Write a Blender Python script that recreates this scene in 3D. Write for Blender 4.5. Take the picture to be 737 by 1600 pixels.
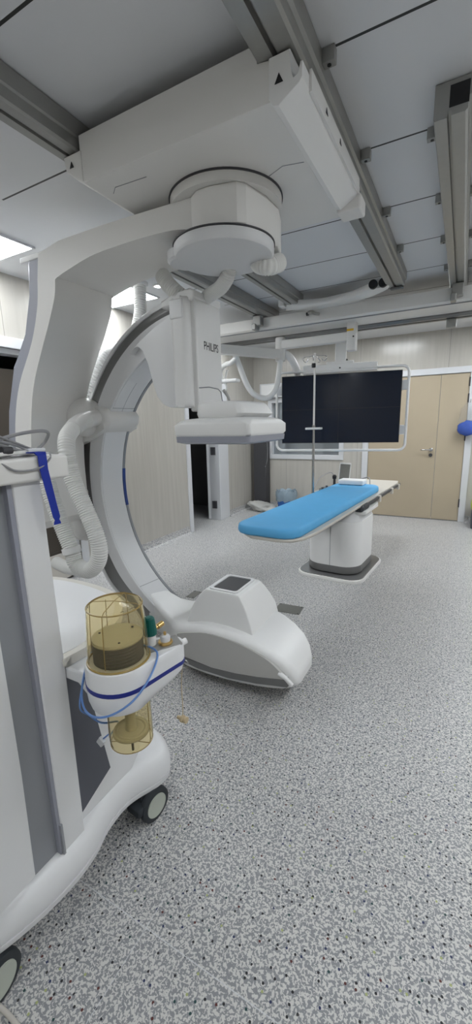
import bpy, bmesh, math, random
from mathutils import Vector, Matrix
R = math.radians
random.seed(7)
SC = bpy.context.scene
for o in list(bpy.data.objects): bpy.data.objects.remove(o)

# ------------------------------------------------------------------ camera
f_px = 636.0
pitch, roll, yaw = R(12.17), R(-1.43), R(-28.85)
cy_, sy_ = math.cos(yaw), math.sin(yaw)
fw = Vector((sy_*math.cos(pitch), cy_*math.cos(pitch), -math.sin(pitch)))
rt = Vector((cy_, -sy_, 0)); up = rt.cross(fw)
r2 = math.cos(roll)*rt + math.sin(roll)*up
u2 = -math.sin(roll)*rt + math.cos(roll)*up
cam_d = bpy.data.cameras.new('camera'); cam = bpy.data.objects.new('camera', cam_d)
SC.collection.objects.link(cam)
m3 = Matrix((r2, u2, -fw)).transposed()
cam.matrix_world = Matrix.Translation((0, 0, 1.5)) @ m3.to_4x4()
cam_d.sensor_fit = 'VERTICAL'; cam_d.sensor_height = 36.0
cam_d.lens = f_px/1600*36.0; cam_d.clip_start = .02
SC.camera = cam
SC.view_settings.view_transform = 'Standard'; SC.view_settings.look = 'None'
SC.view_settings.gamma = 1; SC.view_settings.use_curve_mapping = False
SC.view_settings.exposure = 0.0
# ------------------------------------------------------------------ world + lit ceiling panels, seen and added
w = bpy.data.worlds.new('world'); SC.world = w; w.use_nodes = True
w.node_tree.nodes['Background'].inputs[0].default_value = (.85, .92, 1, 1)
w.node_tree.nodes['Background'].inputs[1].default_value = 0.25
PANEL_GAIN = 21.0
PANELS = [(-2.98, 1.78), (-2.98, 3.12), (-2.98, 5.15), (-2.98, .3), (1.15, .3), (1.15, 1.9), (1.15, 3.5), (1.15, 5.1), (-1.0, 5.7), (-.6, -1.2), (.6,5.7)]  # first three panels are seen, the rest are added to light the room

# ------------------------------------------------------------------ materials
def mat(name, col, rough=.4, metal=0, trans=0, ior=1.45, noise=0, nscale=20, emis=None, alpha=1, coat=0, bump=0):
    m = bpy.data.materials.new(name); m.use_nodes = True
    nt = m.node_tree; b = nt.nodes['Principled BSDF']
    b.inputs['Base Color'].default_value = (*col, 1)
    b.inputs['Roughness'].default_value = rough; b.inputs['Metallic'].default_value = metal
    b.inputs['Transmission Weight'].default_value = trans; b.inputs['IOR'].default_value = ior
    b.inputs['Coat Weight'].default_value = coat
    if alpha < 1: b.inputs['Alpha'].default_value = alpha
    if emis: b.inputs['Emission Color'].default_value = (*emis[0], 1); b.inputs['Emission Strength'].default_value = emis[1]
    tc = nt.nodes.new('ShaderNodeTexCoord'); n = nt.nodes.new('ShaderNodeTexNoise')
    n.inputs['Scale'].default_value = nscale; n.inputs['Detail'].default_value = 3
    nt.links.new(tc.outputs['Object'], n.inputs['Vector'])
    if noise:
        mx = nt.nodes.new('ShaderNodeMix'); mx.data_type = 'RGBA'
        mx.inputs['A'].default_value = (*[c*(1-noise) for c in col], 1)
        mx.inputs['B'].default_value = (*[min(1, c*(1+noise)) for c in col], 1)
        nt.links.new(n.outputs['Fac'], mx.inputs['Factor']); nt.links.new(mx.outputs['Result'], b.inputs['Base Color'])
    if bump:
        bp = nt.nodes.new('ShaderNodeBump'); bp.inputs['Strength'].default_value = bump; bp.inputs['Distance'].default_value = .01
        nt.links.new(n.outputs['Fac'], bp.inputs['Height']); nt.links.new(bp.outputs['Normal'], b.inputs['Normal'])
    return m
M = dict(
 white=mat('white enamel', (.77, .77, .765), .35, noise=.02, nscale=3),
 cream=mat('warm white enamel', (.73, .72, .70), .38, noise=.02, nscale=3),
 machine=mat('machine white', (.72, .725, .735), .3, noise=.02, nscale=4),
 under=mat('pale grey panel', (.64, .645, .655), .4, noise=.02, nscale=4),
 bluegrey=mat('blue grey panel', (.30, .31, .36), .4),
 grey=mat('mid grey plastic', (.27, .28, .30), .4),
 sidegrey=mat('warm grey plastic', (.46, .455, .44), .45),
 track=mat('grey metal track', (.19, .19, .19), .3, .4),
 dark=mat('dark grey', (.05, .05, .055), .5),
 darkpanel=mat('charcoal panel', (.095, .10, .12), .5),
 black=mat('black', (.012, .012, .014), .5),
 alu=mat('brushed aluminium', (.36, .36, .345), .4, .6, noise=.05, nscale=30),
 steel=mat('polished steel', (.55, .55, .55), .22, 1),
 gold=mat('brass', (.65, .45, .18), .3, 1),
 hose=mat('white ribbed hose', (.74, .74, .72), .5),
 blue=mat('light blue sheet', (.10, .40, .72), .55, noise=.05, nscale=9, bump=.15),
 strap=mat('royal blue strap', (.003, .022, .30), .6),
 stripe=mat('navy stripe', (.01, .02, .20), .4),
 navy=mat('navy edge', (.02, .05, .22), .4),
 tube=mat('pale blue tubing', (.17, .33, .70), .3, trans=.35),
 amber=mat('amber clear plastic', (.95, .88, .68), .06, trans=.97, ior=1.06),
 amberline=mat('amber moulding', (.30, .21, .06), .3),
 disc=mat('khaki rubber disc', (.42, .40, .30), .55),
 bellow=mat('bellows rubber', (.05, .046, .04), .5),
 green=mat('green knob', (.0, .10, .085), .45),
 screen=mat('dark screen', (.009, .014, .028), .12),
 screenline=mat('screen seam', (.002, .002, .004), .3),
 door=mat('beige laminate', (.42, .355, .26), .35, noise=.05, nscale=3),
 browndoor=mat('dark brown laminate', (.055, .045, .035), .4, noise=.1, nscale=6),
 frame=mat('white door frame', (.60, .61, .63), .3),
 glass=mat('window glass', (.35, .38, .40), .04, metal=.6),
 plastic=mat('clear plastic bag', (.95, .96, .97), .12, trans=.97, ior=1.03),
 binbag=mat('translucent bin bag', (.35, .45, .52), .25, trans=.3, bump=.8, nscale=25),
 binblue=mat('blue bin plastic', (.02, .12, .42), .4),
 bagblue=mat('folded blue cloth', (.01, .06, .33), .6, bump=.6, nscale=25),
 yellow=mat('yellow green fabric', (.45, .52, .08), .5),
 cloth=mat('crumpled pale plastic', (.42, .42, .40), .4, bump=.6, nscale=18),
 caster=mat('pale caster hub', (.45, .48, .42), .4),
 rubber=mat('dark rubber', (.025, .03, .035), .55),
 deck=mat('cream table top', (.56, .53, .48), .4),
 cable=mat('grey cable', (.25, .25, .26), .4),
 cord=mat('beige cord', (.52, .42, .27), .5),
 label=mat('yellow label', (.70, .42, .02), .5),
 text=mat('grey lettering', (.16, .17, .18), .4),
 led=mat('lit light panel', (1, 1, 1), .5, emis=((.93, .97, 1.0), PANEL_GAIN)),
 spot=mat('lit downlight', (1, 1, 1), .5, emis=((.95, .98, 1.0), 8)),
 plate=mat('dark steel plate', (.20, .20, .185), .4, .7, noise=.08, nscale=60),
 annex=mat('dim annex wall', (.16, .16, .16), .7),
 annexfloor=mat('annex floor', (.33, .31, .28), .5),
 coverplate=mat('bone white worktop', (.62, .60, .55), .35),
)
def N(nt, t, **k):
    n = nt.nodes.new(t)
    for a, b in k.items(): setattr(n, a, b)
    return n
def floor_mat():
    m = bpy.data.materials.new('speckled vinyl'); m.use_nodes = True; nt = m.node_tree; b = nt.nodes['Principled BSDF']
    L = nt.links.new
    g = N(nt, 'ShaderNodeNewGeometry')
    def ramp(x0, x1):
        r = N(nt, 'ShaderNodeMapRange'); r.inputs[1].default_value = x0; r.inputs[2].default_value = x1; return r
    n1 = N(nt, 'ShaderNodeTexNoise'); n1.inputs['Scale'].default_value = 130; n1.inputs['Detail'].default_value = 1; n1.inputs['Distortion'].default_value = .8
    L(g.outputs['Position'], n1.inputs['Vector'])
    r1 = ramp(.49, .525); L(n1.outputs['Fac'], r1.inputs[0])
    base = N(nt, 'ShaderNodeMix', data_type='RGBA'); L(r1.outputs[0], base.inputs['Factor'])
    base.inputs['A'].default_value = (.245, .25, .265, 1); base.inputs['B'].default_value = (.58, .57, .55, 1)
    # dark and coloured chips
    v = N(nt, 'ShaderNodeTexVoronoi', voronoi_dimensions='2D'); v.inputs['Scale'].default_value = 40; L(g.outputs['Position'], v.inputs['Vector'])
    sep = N(nt, 'ShaderNodeSeparateColor'); L(v.outputs['Color'], sep.inputs[0])
    lt = N(nt, 'ShaderNodeMath', operation='LESS_THAN'); lt.inputs[1].default_value = .14; L(v.outputs['Distance'], lt.inputs[0])
    gt = N(nt, 'ShaderNodeMath', operation='GREATER_THAN'); gt.inputs[1].default_value = .60; L(sep.outputs[0], gt.inputs[0])
    mul = N(nt, 'ShaderNodeMath', operation='MULTIPLY'); L(lt.outputs[0], mul.inputs[0]); L(gt.outputs[0], mul.inputs[1])
    cr = N(nt, 'ShaderNodeValToRGB'); cr.color_ramp.interpolation = 'CONSTANT'; L(sep.outputs[1], cr.inputs[0])
    e = cr.color_ramp.elements; e[0].color = (.012, .012, .015, 1); e[1].position = .5; e[1].color = (.02, .03, .09, 1)
    for p, c in ((.62, (.09, .02, .015, 1)), (.72, (.01, .05, .05, 1)), (.8, (.36, .40, .17, 1)), (.92, (.03, .03, .03, 1))):
        x = e.new(p); x.color = c
    mx = N(nt, 'ShaderNodeMix', data_type='RGBA'); L(mul.outputs[0], mx.inputs['Factor']); L(base.outputs['Result'], mx.inputs['A']); L(cr.outputs[0], mx.inputs['B'])
    # welded seams: one along x at y=.685, others 1.83 m on, thin pale lines
    sp = N(nt, 'ShaderNodeSeparateXYZ'); L(g.outputs['Position'], sp.inputs[0])
    def seam(src, at, wd):
        a = N(nt, 'ShaderNodeMath', operation='SUBTRACT'); a.inputs[1].default_value = at; L(src, a.inputs[0])
        ab = N(nt, 'ShaderNodeMath', operation='ABSOLUTE'); L(a.outputs[0], ab.inputs[0])
        l = N(nt, 'ShaderNodeMath', operation='LESS_THAN'); l.inputs[1].default_value = wd; L(ab.outputs[0], l.inputs[0]); return l
    s1 = seam(sp.outputs['Y'], .685, .0016); s2 = seam(sp.outputs['X'], -.728, .0012)
    ly = N(nt, 'ShaderNodeMath', operation='LESS_THAN'); ly.inputs[1].default_value = .8; L(sp.outputs['Y'], ly.inputs[0])
    s2m = N(nt, 'ShaderNodeMath', operation='MULTIPLY'); L(s2.outputs[0], s2m.inputs[0]); L(ly.outputs[0], s2m.inputs[1])
    ad = N(nt, 'ShaderNodeMath', operation='MAXIMUM'); L(s1.outputs[0], ad.inputs[0]); L(s2m.outputs[0], ad.inputs[1])
    sc = N(nt, 'ShaderNodeMath', operation='MULTIPLY'); sc.inputs[1].default_value = .7; L(ad.outputs[0], sc.inputs[0])
    m3_ = N(nt, 'ShaderNodeMix', data_type='RGBA'); L(sc.outputs[0], m3_.inputs['Factor']); L(mx.outputs['Result'], m3_.inputs['A']); m3_.inputs['B'].default_value = (.62, .63, .65, 1)
    L(m3_.outputs['Result'], b.inputs['Base Color'])
    b.inputs['Roughness'].default_value = .38
    return m
def wall_mat(axis):
    m = bpy.data.materials.new('streaked wall panel ' + axis); m.use_nodes = True; nt = m.node_tree; b = nt.nodes['Principled BSDF']; L = nt.links.new
    g = N(nt, 'ShaderNodeNewGeometry'); mp = N(nt, 'ShaderNodeMapping'); mp.inputs['Scale'].default_value = (14, 14, .9)
    L(g.outputs['Position'], mp.inputs[0])
    n = N(nt, 'ShaderNodeTexNoise'); n.inputs['Scale'].default_value = 1.6; n.inputs['Detail'].default_value = 5; L(mp.outputs[0], n.inputs['Vector'])
    cr = N(nt, 'ShaderNodeValToRGB'); e = cr.color_ramp.elements
    e[0].position = .3; e[0].color = (.435, .415, .375, 1); e[1].position = .72; e[1].color = (.485, .465, .425, 1); L(n.outputs['Fac'], cr.inputs[0])
    # panel joints every 1.22 m
    sp = N(nt, 'ShaderNodeSeparateXYZ'); L(g.outputs['Position'], sp.inputs[0])
    md = N(nt, 'ShaderNodeMath', operation='PINGPONG'); md.inputs[1].default_value = .61
    a = N(nt, 'ShaderNodeMath', operation='ADD'); a.inputs[1].default_value = 10.0; L(sp.outputs[axis], a.inputs[0]); L(a.outputs[0], md.inputs[0])
    lt = N(nt, 'ShaderNodeMath', operation='LESS_THAN'); lt.inputs[1].default_value = .0025; L(md.outputs[0], lt.inputs[0])
    mx = N(nt, 'ShaderNodeMix', data_type='RGBA'); L(lt.outputs[0], mx.inputs['Factor']); L(cr.outputs[0], mx.inputs['A']); mx.inputs['B'].default_value = (.25, .24, .22, 1)
    L(mx.outputs['Result'], b.inputs['Base Color']); b.inputs['Roughness'].default_value = .22; return m
def ceil_mat():
    m = bpy.data.materials.new('ceiling panels'); m.use_nodes = True; nt = m.node_tree; b = nt.nodes['Principled BSDF']; L = nt.links.new
    g = N(nt, 'ShaderNodeNewGeometry'); sp = N(nt, 'ShaderNodeSeparateXYZ'); L(g.outputs['Position'], sp.inputs[0])
    a = N(nt, 'ShaderNodeMath', operation='ADD'); a.inputs[1].default_value = 12 - 1.02; L(sp.outputs['Y'], a.inputs[0])
    md = N(nt, 'ShaderNodeMath', operation='PINGPONG'); md.inputs[1].default_value = .3; L(a.outputs[0], md.inputs[0])
    lt = N(nt, 'ShaderNodeMath', operation='LESS_THAN'); lt.inputs[1].default_value = .0055; L(md.outputs[0], lt.inputs[0])
    gx = N(nt, 'ShaderNodeMath', operation='GREATER_THAN'); gx.inputs[1].default_value = -2.29; L(sp.outputs['X'], gx.inputs[0])
    m1 = N(nt, 'ShaderNodeMath', operation='MULTIPLY'); L(lt.outputs[0], m1.inputs[0]); L(gx.outputs[0], m1.inputs[1])
    ly = N(nt, 'ShaderNodeMath', operation='LESS_THAN'); ly.inputs[1].default_value = 5.5; L(sp.outputs['Y'], ly.inputs[0])
    m2 = N(nt, 'ShaderNodeMath', operation='MULTIPLY'); L(m1.outputs[0], m2.inputs[0]); L(ly.outputs[0], m2.inputs[1])
    mx = N(nt, 'ShaderNodeMix', data_type='RGBA'); L(m2.outputs[0], mx.inputs['Factor']); mx.inputs['A'].default_value = (.68, .69, .71, 1); mx.inputs['B'].default_value = (.012, .012, .012, 1)
    L(mx.outputs['Result'], b.inputs['Base Color']); b.inputs['Roughness'].default_value = .5; return m
M['floor'] = floor_mat(); M['wallY'] = wall_mat('Y'); M['wallX'] = wall_mat('X'); M['ceiling'] = ceil_mat()

# ------------------------------------------------------------------ mesh helpers
COL = SC.collection
def fin(name, bm, m, parent=None, smooth=38):
    bmesh.ops.remove_doubles(bm, verts=bm.verts, dist=1e-6)
    bmesh.ops.recalc_face_normals(bm, faces=bm.faces)
    me = bpy.data.meshes.new(name); bm.to_mesh(me); bm.free()
    if smooth:
        me.polygons.foreach_set('use_smooth', [True]*len(me.polygons)); me.set_sharp_from_angle(angle=R(smooth))
    me.materials.append(M[m]); o = bpy.data.objects.new(name, me); COL.objects.link(o)
    if parent is not None:
        o.parent = parent
        if parent.type == 'EMPTY': o.location = -parent.location
    if smooth and smooth < 70:
        wn = o.modifiers.new('wn', 'WEIGHTED_NORMAL'); wn.keep_sharp = True
    return o
def tag(o, label, cat, group=None, kind=None):
    o['label'] = label; o['category'] = cat
    if group: o['group'] = group
    if kind: o['kind'] = kind
    return o
def thing(name, label, cat, loc=(0, 0, 0), group=None):
    e = bpy.data.objects.new(name, None); COL.objects.link(e); e.location = loc; e.empty_display_size = .1
    return tag(e, label, cat, group)
def struct(name, bm, m, parent=None, smooth=0):
    o = fin(name, bm, m, parent, smooth)
    if parent is None: o['kind'] = 'structure'
    return o
def copy_tree(o, parent=None):
    c = o.copy(); COL.objects.link(c)
    if parent is not None: c.parent = parent
    for ch in list(o.children): copy_tree(ch, c)
    return c
def nb(): return bmesh.new()
def bev(bm, geom_e, r, seg=3):
    if r > 0: bmesh.ops.bevel(bm, geom=geom_e, offset=r, segments=seg, profile=.5, affect='EDGES', clamp_overlap=True)
def box(bm, a, b, r=0, seg=3, mtx=None):
    """axis box from corner a to b, bevel r"""
    t = bmesh.new()
    bmesh.ops.create_cube(t, size=1)
    for v in t.verts: v.co = Vector([(a[i]+b[i])/2 + v.co[i]*(b[i]-a[i]) for i in range(3)])
    bev(t, t.edges[:], r, seg)
    return add(bm, t, mtx)
def add(bm, t, mtx=None):
    if mtx is not None: bmesh.ops.transform(t, matrix=mtx, verts=t.verts)
    me = bpy.data.meshes.new('tmp'); t.to_mesh(me); t.free(); bm.from_mesh(me); bpy.data.meshes.remove(me); return bm
AX = {'x': (lambda u, v, w_: Vector((w_, u, v))), 'y': (lambda u, v, w_: Vector((u, w_, v))), 'z': (lambda u, v, w_: Vector((u, v, w_)))}
def prism(bm, pts, ax, lo, hi, r=0, seg=3, rim=None, mtx=None):
    """polygon pts extruded along ax; r bevels cap outlines (and sides when rim='all')"""
    t = bmesh.new(); F = AX[ax]
    A = [t.verts.new(F(p[0], p[1], lo)) for p in pts]; B = [t.verts.new(F(p[0], p[1], hi)) for p in pts]
    n = len(pts); fa = t.faces.new(A[::-1]); fb = t.faces.new(B)
    for i in range(n): t.faces.new((A[i], A[(i+1) % n], B[(i+1) % n], B[i]))
    if r > 0:
        es = set(fa.edges) | set(fb.edges)
        if rim == 'hi': es = set(fb.edges)
        if rim == 'lo': es = set(fa.edges)
        if rim == 'all': es = set(t.edges)
        bev(t, list(es), r, seg)
    return add(bm, t, mtx)
def catmull(P, n=8, closed=False):
    P = [Vector(p) for p in P]; out = []; N_ = len(P)
    rng = N_ if closed else N_-1
    for i in range(rng):
        g = (lambda k: P[k % N_]) if closed else (lambda k: P[min(max(k, 0), N_-1)])
        p0, p1, p2, p3 = g(i-1), g(i), g(i+1), g(i+2)
        for j in range(n):
            t = j/n
            out.append(.5*((2*p1) + (-p0+p2)*t + (2*p0-5*p1+4*p2-p3)*t*t + (-p0+3*p1-3*p2+p3)*t**3))
    if not closed: out.append(P[-1])
    return out
def sm2(P, n=5, closed=True):
    return [(v.x, v.y) for v in catmull([(p[0], p[1], 0) for p in P], n, closed)]
def resample(path, step):
    path = [Vector(p) for p in path]; d = [0]
    for a, b in zip(path, path[1:]): d.append(d[-1]+(b-a).length)
    n = max(2, int(d[-1]/step)); out = []; k = 0
    for i in range(n+1):
        s = d[-1]*i/n
        while k < len(path)-2 and d[k+1] < s: k += 1
        L_ = d[k+1]-d[k]; out.append(path[k].lerp(path[k+1], (s-d[k])/L_ if L_ else 0))
    return out
def tube(bm, path, rad, seg=12, closed=False, cap=True):
    """rad: number or function(i, n)"""
    path = [Vector(p) for p in path]; n = len(path); rings = []
    nrm = None
    for i, p in enumerate(path):
        a = path[(i-1) % n] if (i > 0 or closed) else p; b = path[(i+1) % n] if (i < n-1 or closed) else p
        t = (b-a).normalized()
        if nrm is None: nrm = t.orthogonal().normalized()
        nrm = (nrm - t*nrm.dot(t)).normalized(); bn = t.cross(nrm)
        r_ = rad(i, n) if callable(rad) else rad
        rings.append([bm.verts.new(p + r_*(math.cos(2*math.pi*k/seg)*nrm + math.sin(2*math.pi*k/seg)*bn)) for k in range(seg)])
    m_ = n if closed else n-1
    for i in range(m_):
        a, b = rings[i], rings[(i+1) % n]
        for k in range(seg): bm.faces.new((a[k], a[(k+1) % seg], b[(k+1) % seg], b[k]))
    if cap and not closed: bm.faces.new(rings[0][::-1]); bm.faces.new(rings[-1])
    return bm
def hose(bm, pts, r, pitch_=.016, amp=.0035, seg=20):
    p = resample(catmull(pts, 16), pitch_/5)
    return tube(bm, p, lambda i, n: r + (amp if i % 5 in (0, 1) else (0 if i % 5 in (2, 4) else -amp)), seg)
def lathe(bm, prof, c, seg=40, axis='z', mtx=None):
    """prof [(r, h)...] around axis through c"""
    t = bmesh.new(); rings = []
    for r_, h in prof:
        if r_ < 1e-5: rings.append([t.verts.new((0, 0, h))])
        else: rings.append([t.verts.new((r_*math.cos(2*math.pi*k/seg), r_*math.sin(2*math.pi*k/seg), h)) for k in range(seg)])
    for a, b in zip(rings, rings[1:]):
        for k in range(seg):
            q = [a[k % len(a)], a[(k+1) % len(a)], b[(k+1) % len(b)], b[k % len(b)]]
            q = [v for i, v in enumerate(q) if v not in q[:i]]
            if len(q) > 2: t.faces.new(q)
    rot = {'z': Matrix(), 'x': Matrix.Rotation(R(90), 4, 'Y'), 'y': Matrix.Rotation(R(-90), 4, 'X')}[axis]
    return add(bm, t, (mtx if mtx is not None else Matrix()) @ Matrix.Translation(c) @ rot)
def loft(bm, rings, cap=True):
    V_ = [[bm.verts.new(p) for p in r_] for r_ in rings]; n = len(V_[0])
    for a, b in zip(V_, V_[1:]):
        for k in range(n): bm.faces.new((a[k], a[(k+1) % n], b[(k+1) % n], b[k]))
    if cap: bm.faces.new(V_[0][::-1]); bm.faces.new(V_[-1])
    return bm
def rrect(x0, y0, x1, y1, r, n=4):
    out = []
    for cx, cy, a0 in ((x1-r, y1-r, 0), (x0+r, y1-r, 90), (x0+r, y0+r, 180), (x1-r, y0+r, 270)):
        for k in range(n+1):
            a = R(a0+90*k/n); out.append((cx+r*math.cos(a), cy+r*math.sin(a)))
    return out

# ================================================================== STRUCTURE
CZ = 2.72; WX = -3.3; WY = 6.75; RX = 2.6; NY = -1.9
bm = nb(); box(bm, (WX-3.2, NY-.2, -.1), (RX+.2, WY+.2, 0)); struct('floor', bm, 'floor')
bm = nb(); box(bm, (WX-3.2, NY-.2, CZ), (RX+.2, WY+.2, CZ+.1)); struct('ceiling', bm, 'ceiling')
T = .15
bm = nb()
for a, b, z0, z1 in ((NY-.1, 1.2, 0, CZ), (1.2, 2.72, 2.15, CZ), (2.72, 4.68, 0, CZ), (4.68, 5.52, 2.1, CZ), (5.52, WY, 0, CZ)):
    box(bm, (WX-T, a, z0), (WX, b, z1))
struct('wall_left', bm, 'wallY')
bm = nb()
box(bm, (WX-T, WY, 0), (-2.95, WY+T, CZ)); box(bm, (-2.95, WY, 0), (-1.74, WY+T, .95)); box(bm, (-2.95, WY, 1.85), (-1.74, WY+T, CZ))
box(bm, (-1.74, WY, 0), (-1.30, WY+T, CZ)); box(bm, (-1.30, WY, 2.13), (.06, WY+T, CZ)); box(bm, (.06, WY, 0), (RX+.1, WY+T, CZ))
struct('wall_back', bm, 'wallX')
bm = nb(); box(bm, (RX, NY, 0), (RX+T, WY, CZ)); struct('wall_right', bm, 'wallY')
bm = nb(); box(bm, (WX, NY-T, 0), (RX, NY, CZ)); struct('wall_front', bm, 'wallX')
# annexes beyond the openings
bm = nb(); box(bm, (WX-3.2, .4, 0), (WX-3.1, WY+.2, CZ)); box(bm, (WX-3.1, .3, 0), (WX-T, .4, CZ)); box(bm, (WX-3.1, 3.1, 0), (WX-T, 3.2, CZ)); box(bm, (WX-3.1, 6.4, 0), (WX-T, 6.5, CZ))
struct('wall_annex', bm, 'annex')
# speckled coved skirting
bm = nb()
for a, b in ((NY, 1.12), (2.80, 4.60), (5.75, WY)): prism(bm, [(WX, 0), (WX+.05, 0), (WX+.02, .02), (WX+.006, .06), (WX+.004, .10), (WX, .10)], 'y', a, b)
struct('baseboard_left', bm, 'floor')
bm = nb()
for a, b in ((WX+.05, -1.38), (.12, RX)): prism(bm, [(WY, 0), (WY-.05, 0), (WY-.02, .02), (WY-.006, .06), (WY-.004, .10), (WY, .10)], 'x', a, b)
struct('baseboard_back', bm, 'floor')
# near left door: brown leaf set back, white frame
bm = nb(); box(bm, (WX-.02, 1.12, 2.15), (WX+.02, 2.80, 2.235), .006); box(bm, (WX-.02, 2.72, 0), (WX+.02, 2.80, 2.15), .006); box(bm, (WX-.02, 1.12, 0), (WX+.02, 1.2, 2.15), .006)
box(bm, (WX-T, 1.2, 2.11), (WX-.02, 2.72, 2.15)); box(bm, (WX-T, 2.68, 0), (WX-.02, 2.72, 2.11)); box(bm, (WX-T, 1.2, 0), (WX-.02, 1.24, 2.11))
struct('trim_1', bm, 'frame')
bm = nb(); box(bm, (WX-.14, 1.24, .01), (WX-.10, 2.68, 2.0), .003); box(bm, (WX-.10, 1.3, .30), (WX-.095, 2.66, .32)); d = struct('door_1', bm, 'browndoor')
bm = nb(); box(bm, (WX-.10, 1.32, .02), (WX-.094, 2.64, .29), .002); fin('kick_plate', bm, 'deck', d)
# far left opening: white jambs, leaf folded back
bm = nb(); box(bm, (WX-T, 4.62, 0), (WX+.02, 4.70, 2.16), .005); box(bm, (WX-T-.02, 5.45, 0), (WX+.025, 5.74, 2.16), .006); box(bm, (WX-T, 4.62, 2.1), (WX+.02, 5.72, 2.18), .005)
struct('trim_2', bm, 'frame')
bm = nb(); box(bm, (-.85, -.04, .01), (0, 0, 2.08), .003, 2, Matrix.Translation((WX-T-.005, 5.44, 0)) @ Matrix.Rotation(R(-58), 4, 'Z')); d = struct('door_2', bm, 'frame')
for z in (.25, 1.1, 1.9):
    bm = nb(); box(bm, (WX-.10, 5.425, z-.06), (WX-.04, 5.452, z+.06), .003); lathe(bm, [(0, -.06), (.01, -.06), (.01, .06), (0, .06)], (WX-.11, 5.43, z), 10); fin('hinge', bm, 'dark', d)
# back double door
bm = nb(); box(bm, (-1.38, WY-.02, 0), (-1.29, WY+T, 2.21), .005); box(bm, (.045, WY-.02, 0), (.13, WY+T, 2.21), .005); box(bm, (-1.38, WY-.021, 2.125), (.13, WY+T, 2.21), .005)
struct('trim_3', bm, 'frame')
for nm, a, b in (('door_3', -1.288, -.322), ('door_4', -.317, .043)):
    bm = nb(); box(bm, (a, WY+.005, .012), (b, WY+.05, 2.12), .002); d = struct(nm, bm, 'door')
    if nm == 'door_3':
        bm = nb(); lathe(bm, [(0, 0), (.026, 0), (.026, .012), (.012, .016), (.012, .05), (0, .05)], (-.385, WY+.006, 1.06), 20, 'y', Matrix.Translation((0, 2*(WY+.006), 0)) @ Matrix.Diagonal((1, -1, 1, 1)))
        tube(bm, catmull([(-.385, WY-.045, 1.06), (-.42, WY-.05, 1.06), (-.50, WY-.05, 1.058), (-.52, WY-.03, 1.055)], 4), .009, 10); fin('door_handle', bm, 'steel', d)
        bm = nb(); lathe(bm, [(0, 0), (.026, 0), (.026, .012), (.010, .016), (0, .010)], (-.385, WY+.006, .98), 20, 'y', Matrix.Translation((0, 2*(WY+.006), 0)) @ Matrix.Diagonal((1, -1, 1, 1))); fin('keyhole', bm, 'dark', d)
    else:
        for z in (.28, 1.25, 1.78, 2.0):
            bm = nb(); box(bm, (.032, WY-.012, z-.06), (.054, WY+.012, z+.06), .003); lathe(bm, [(0, -.062), (.008, -.062), (.008, .062), (0, .062)], (.045, WY-.014, z), 10); fin('hinge', bm, 'dark', d)
# observation window
bm = nb()
for a, b in (((-3.02, .88), (-1.68, .955)), ((-3.02, 1.845), (-1.68, 1.92)), ((-3.02, .955), (-2.945, 1.845)), ((-1.755, .955), (-1.68, 1.845))):
    box(bm, (a[0], WY-.02, a[1]), (b[0], WY+T, b[1]), .004)
wdw = struct('window_1', bm, 'frame')
bm = nb(); box(bm, (-2.95, WY+.07, .95), (-1.75, WY+.08, 1.85)); fin('pane', bm, 'glass', wdw)

# ================================================================== CEILING EQUIPMENT
RAILP = [(0, .115), (0, .006), (.004, 0), (.05, 0), (.056, .0), (.058, .022), (.070, .022), (.072, .004), (.128, .004), (.138, .012), (.138, .05), (.15, .055), (.15, .115)]
def rail(x, y0, y1, z, wd, label, group='ceiling rails'):
    t = thing('ceiling_rail', label, 'rail', (x+wd/2, y0, z), group)
    bm = nb(); s = wd/.15
    prism(bm, [(x+p[0]*s, z+p[1]) for p in RAILP], 'y', y0, y1); fin('rail_profile', bm, 'alu', t, 20)
    bm = nb()
    box(bm, (x+.058*s+.003, y0-.001, z+.03), (x+.145*s-.004, y0+.002, z+.10)); fin('open_end', bm, 'black', t, 0)
    bm = nb(); box(bm, (x+.02*s, y1-.03, z-.012), (x+.13*s, y1+.012, z+.035), .006); box(bm, (x+.03*s, y1-.05, z-.02), (x+.12*s, y1-.035, z+.0), .004)
    fin('end_stop', bm, 'track', t)
    return t
rail(-.655, -1.2, 4.0, 2.60, .143, 'long aluminium ceiling rail carrying the right side of the white x-ray carriage')
rail(-1.565, -1.2, 4.12, 2.60, .105, 'long aluminium ceiling rail carrying the left side of the white x-ray carriage')
rail(-.19, 1.97, 4.6, 2.60, .125, 'aluminium ceiling rail with an open cut end, at the right side of the ceiling')
rail(-2.02, 2.3, 4.55, 2.60, .125, 'aluminium ceiling rail farthest left, ending above the bridge beside the smoke detector')
def bracket(x, y, side, label):
    t = thing('rail_bracket', label, 'bracket', (x, y, CZ-.07), 'small brackets along the ceiling rails')
    bm = nb(); x0, x1 = (x, x+.042) if side > 0 else (x-.042, x)
    box(bm, (x0, y-.016, CZ-.045), (x1, y+.016, CZ), .003); fin('bracket_tab', bm, 'alu', t)
    bm = nb(); lathe(bm, [(0, -.004), (.007, -.004), (.007, .002), (0, .002)], ((x0+x1)/2, y, CZ-.043), 12); fin('hole', bm, 'black', t)
ordn = ['nearest', 'second', 'third', 'fourth', 'fifth']
for i, y in enumerate((1.62, 2.22, 2.82, 3.42)): bracket(-.512, y, 1, ordn[i]+' grey bracket on the right edge of the right carriage rail')
for i, y in enumerate((2.22, 2.82, 3.42, 4.02)): bracket(-.063, y, 1, ordn[i]+' grey bracket on the right edge of the open-ended ceiling rail')
for i, y in enumerate((2.22, 2.82, 3.42, 4.02)): bracket(-.192, y, -1, ordn[i]+' grey bracket on the left edge of the open-ended ceiling rail')
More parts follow.
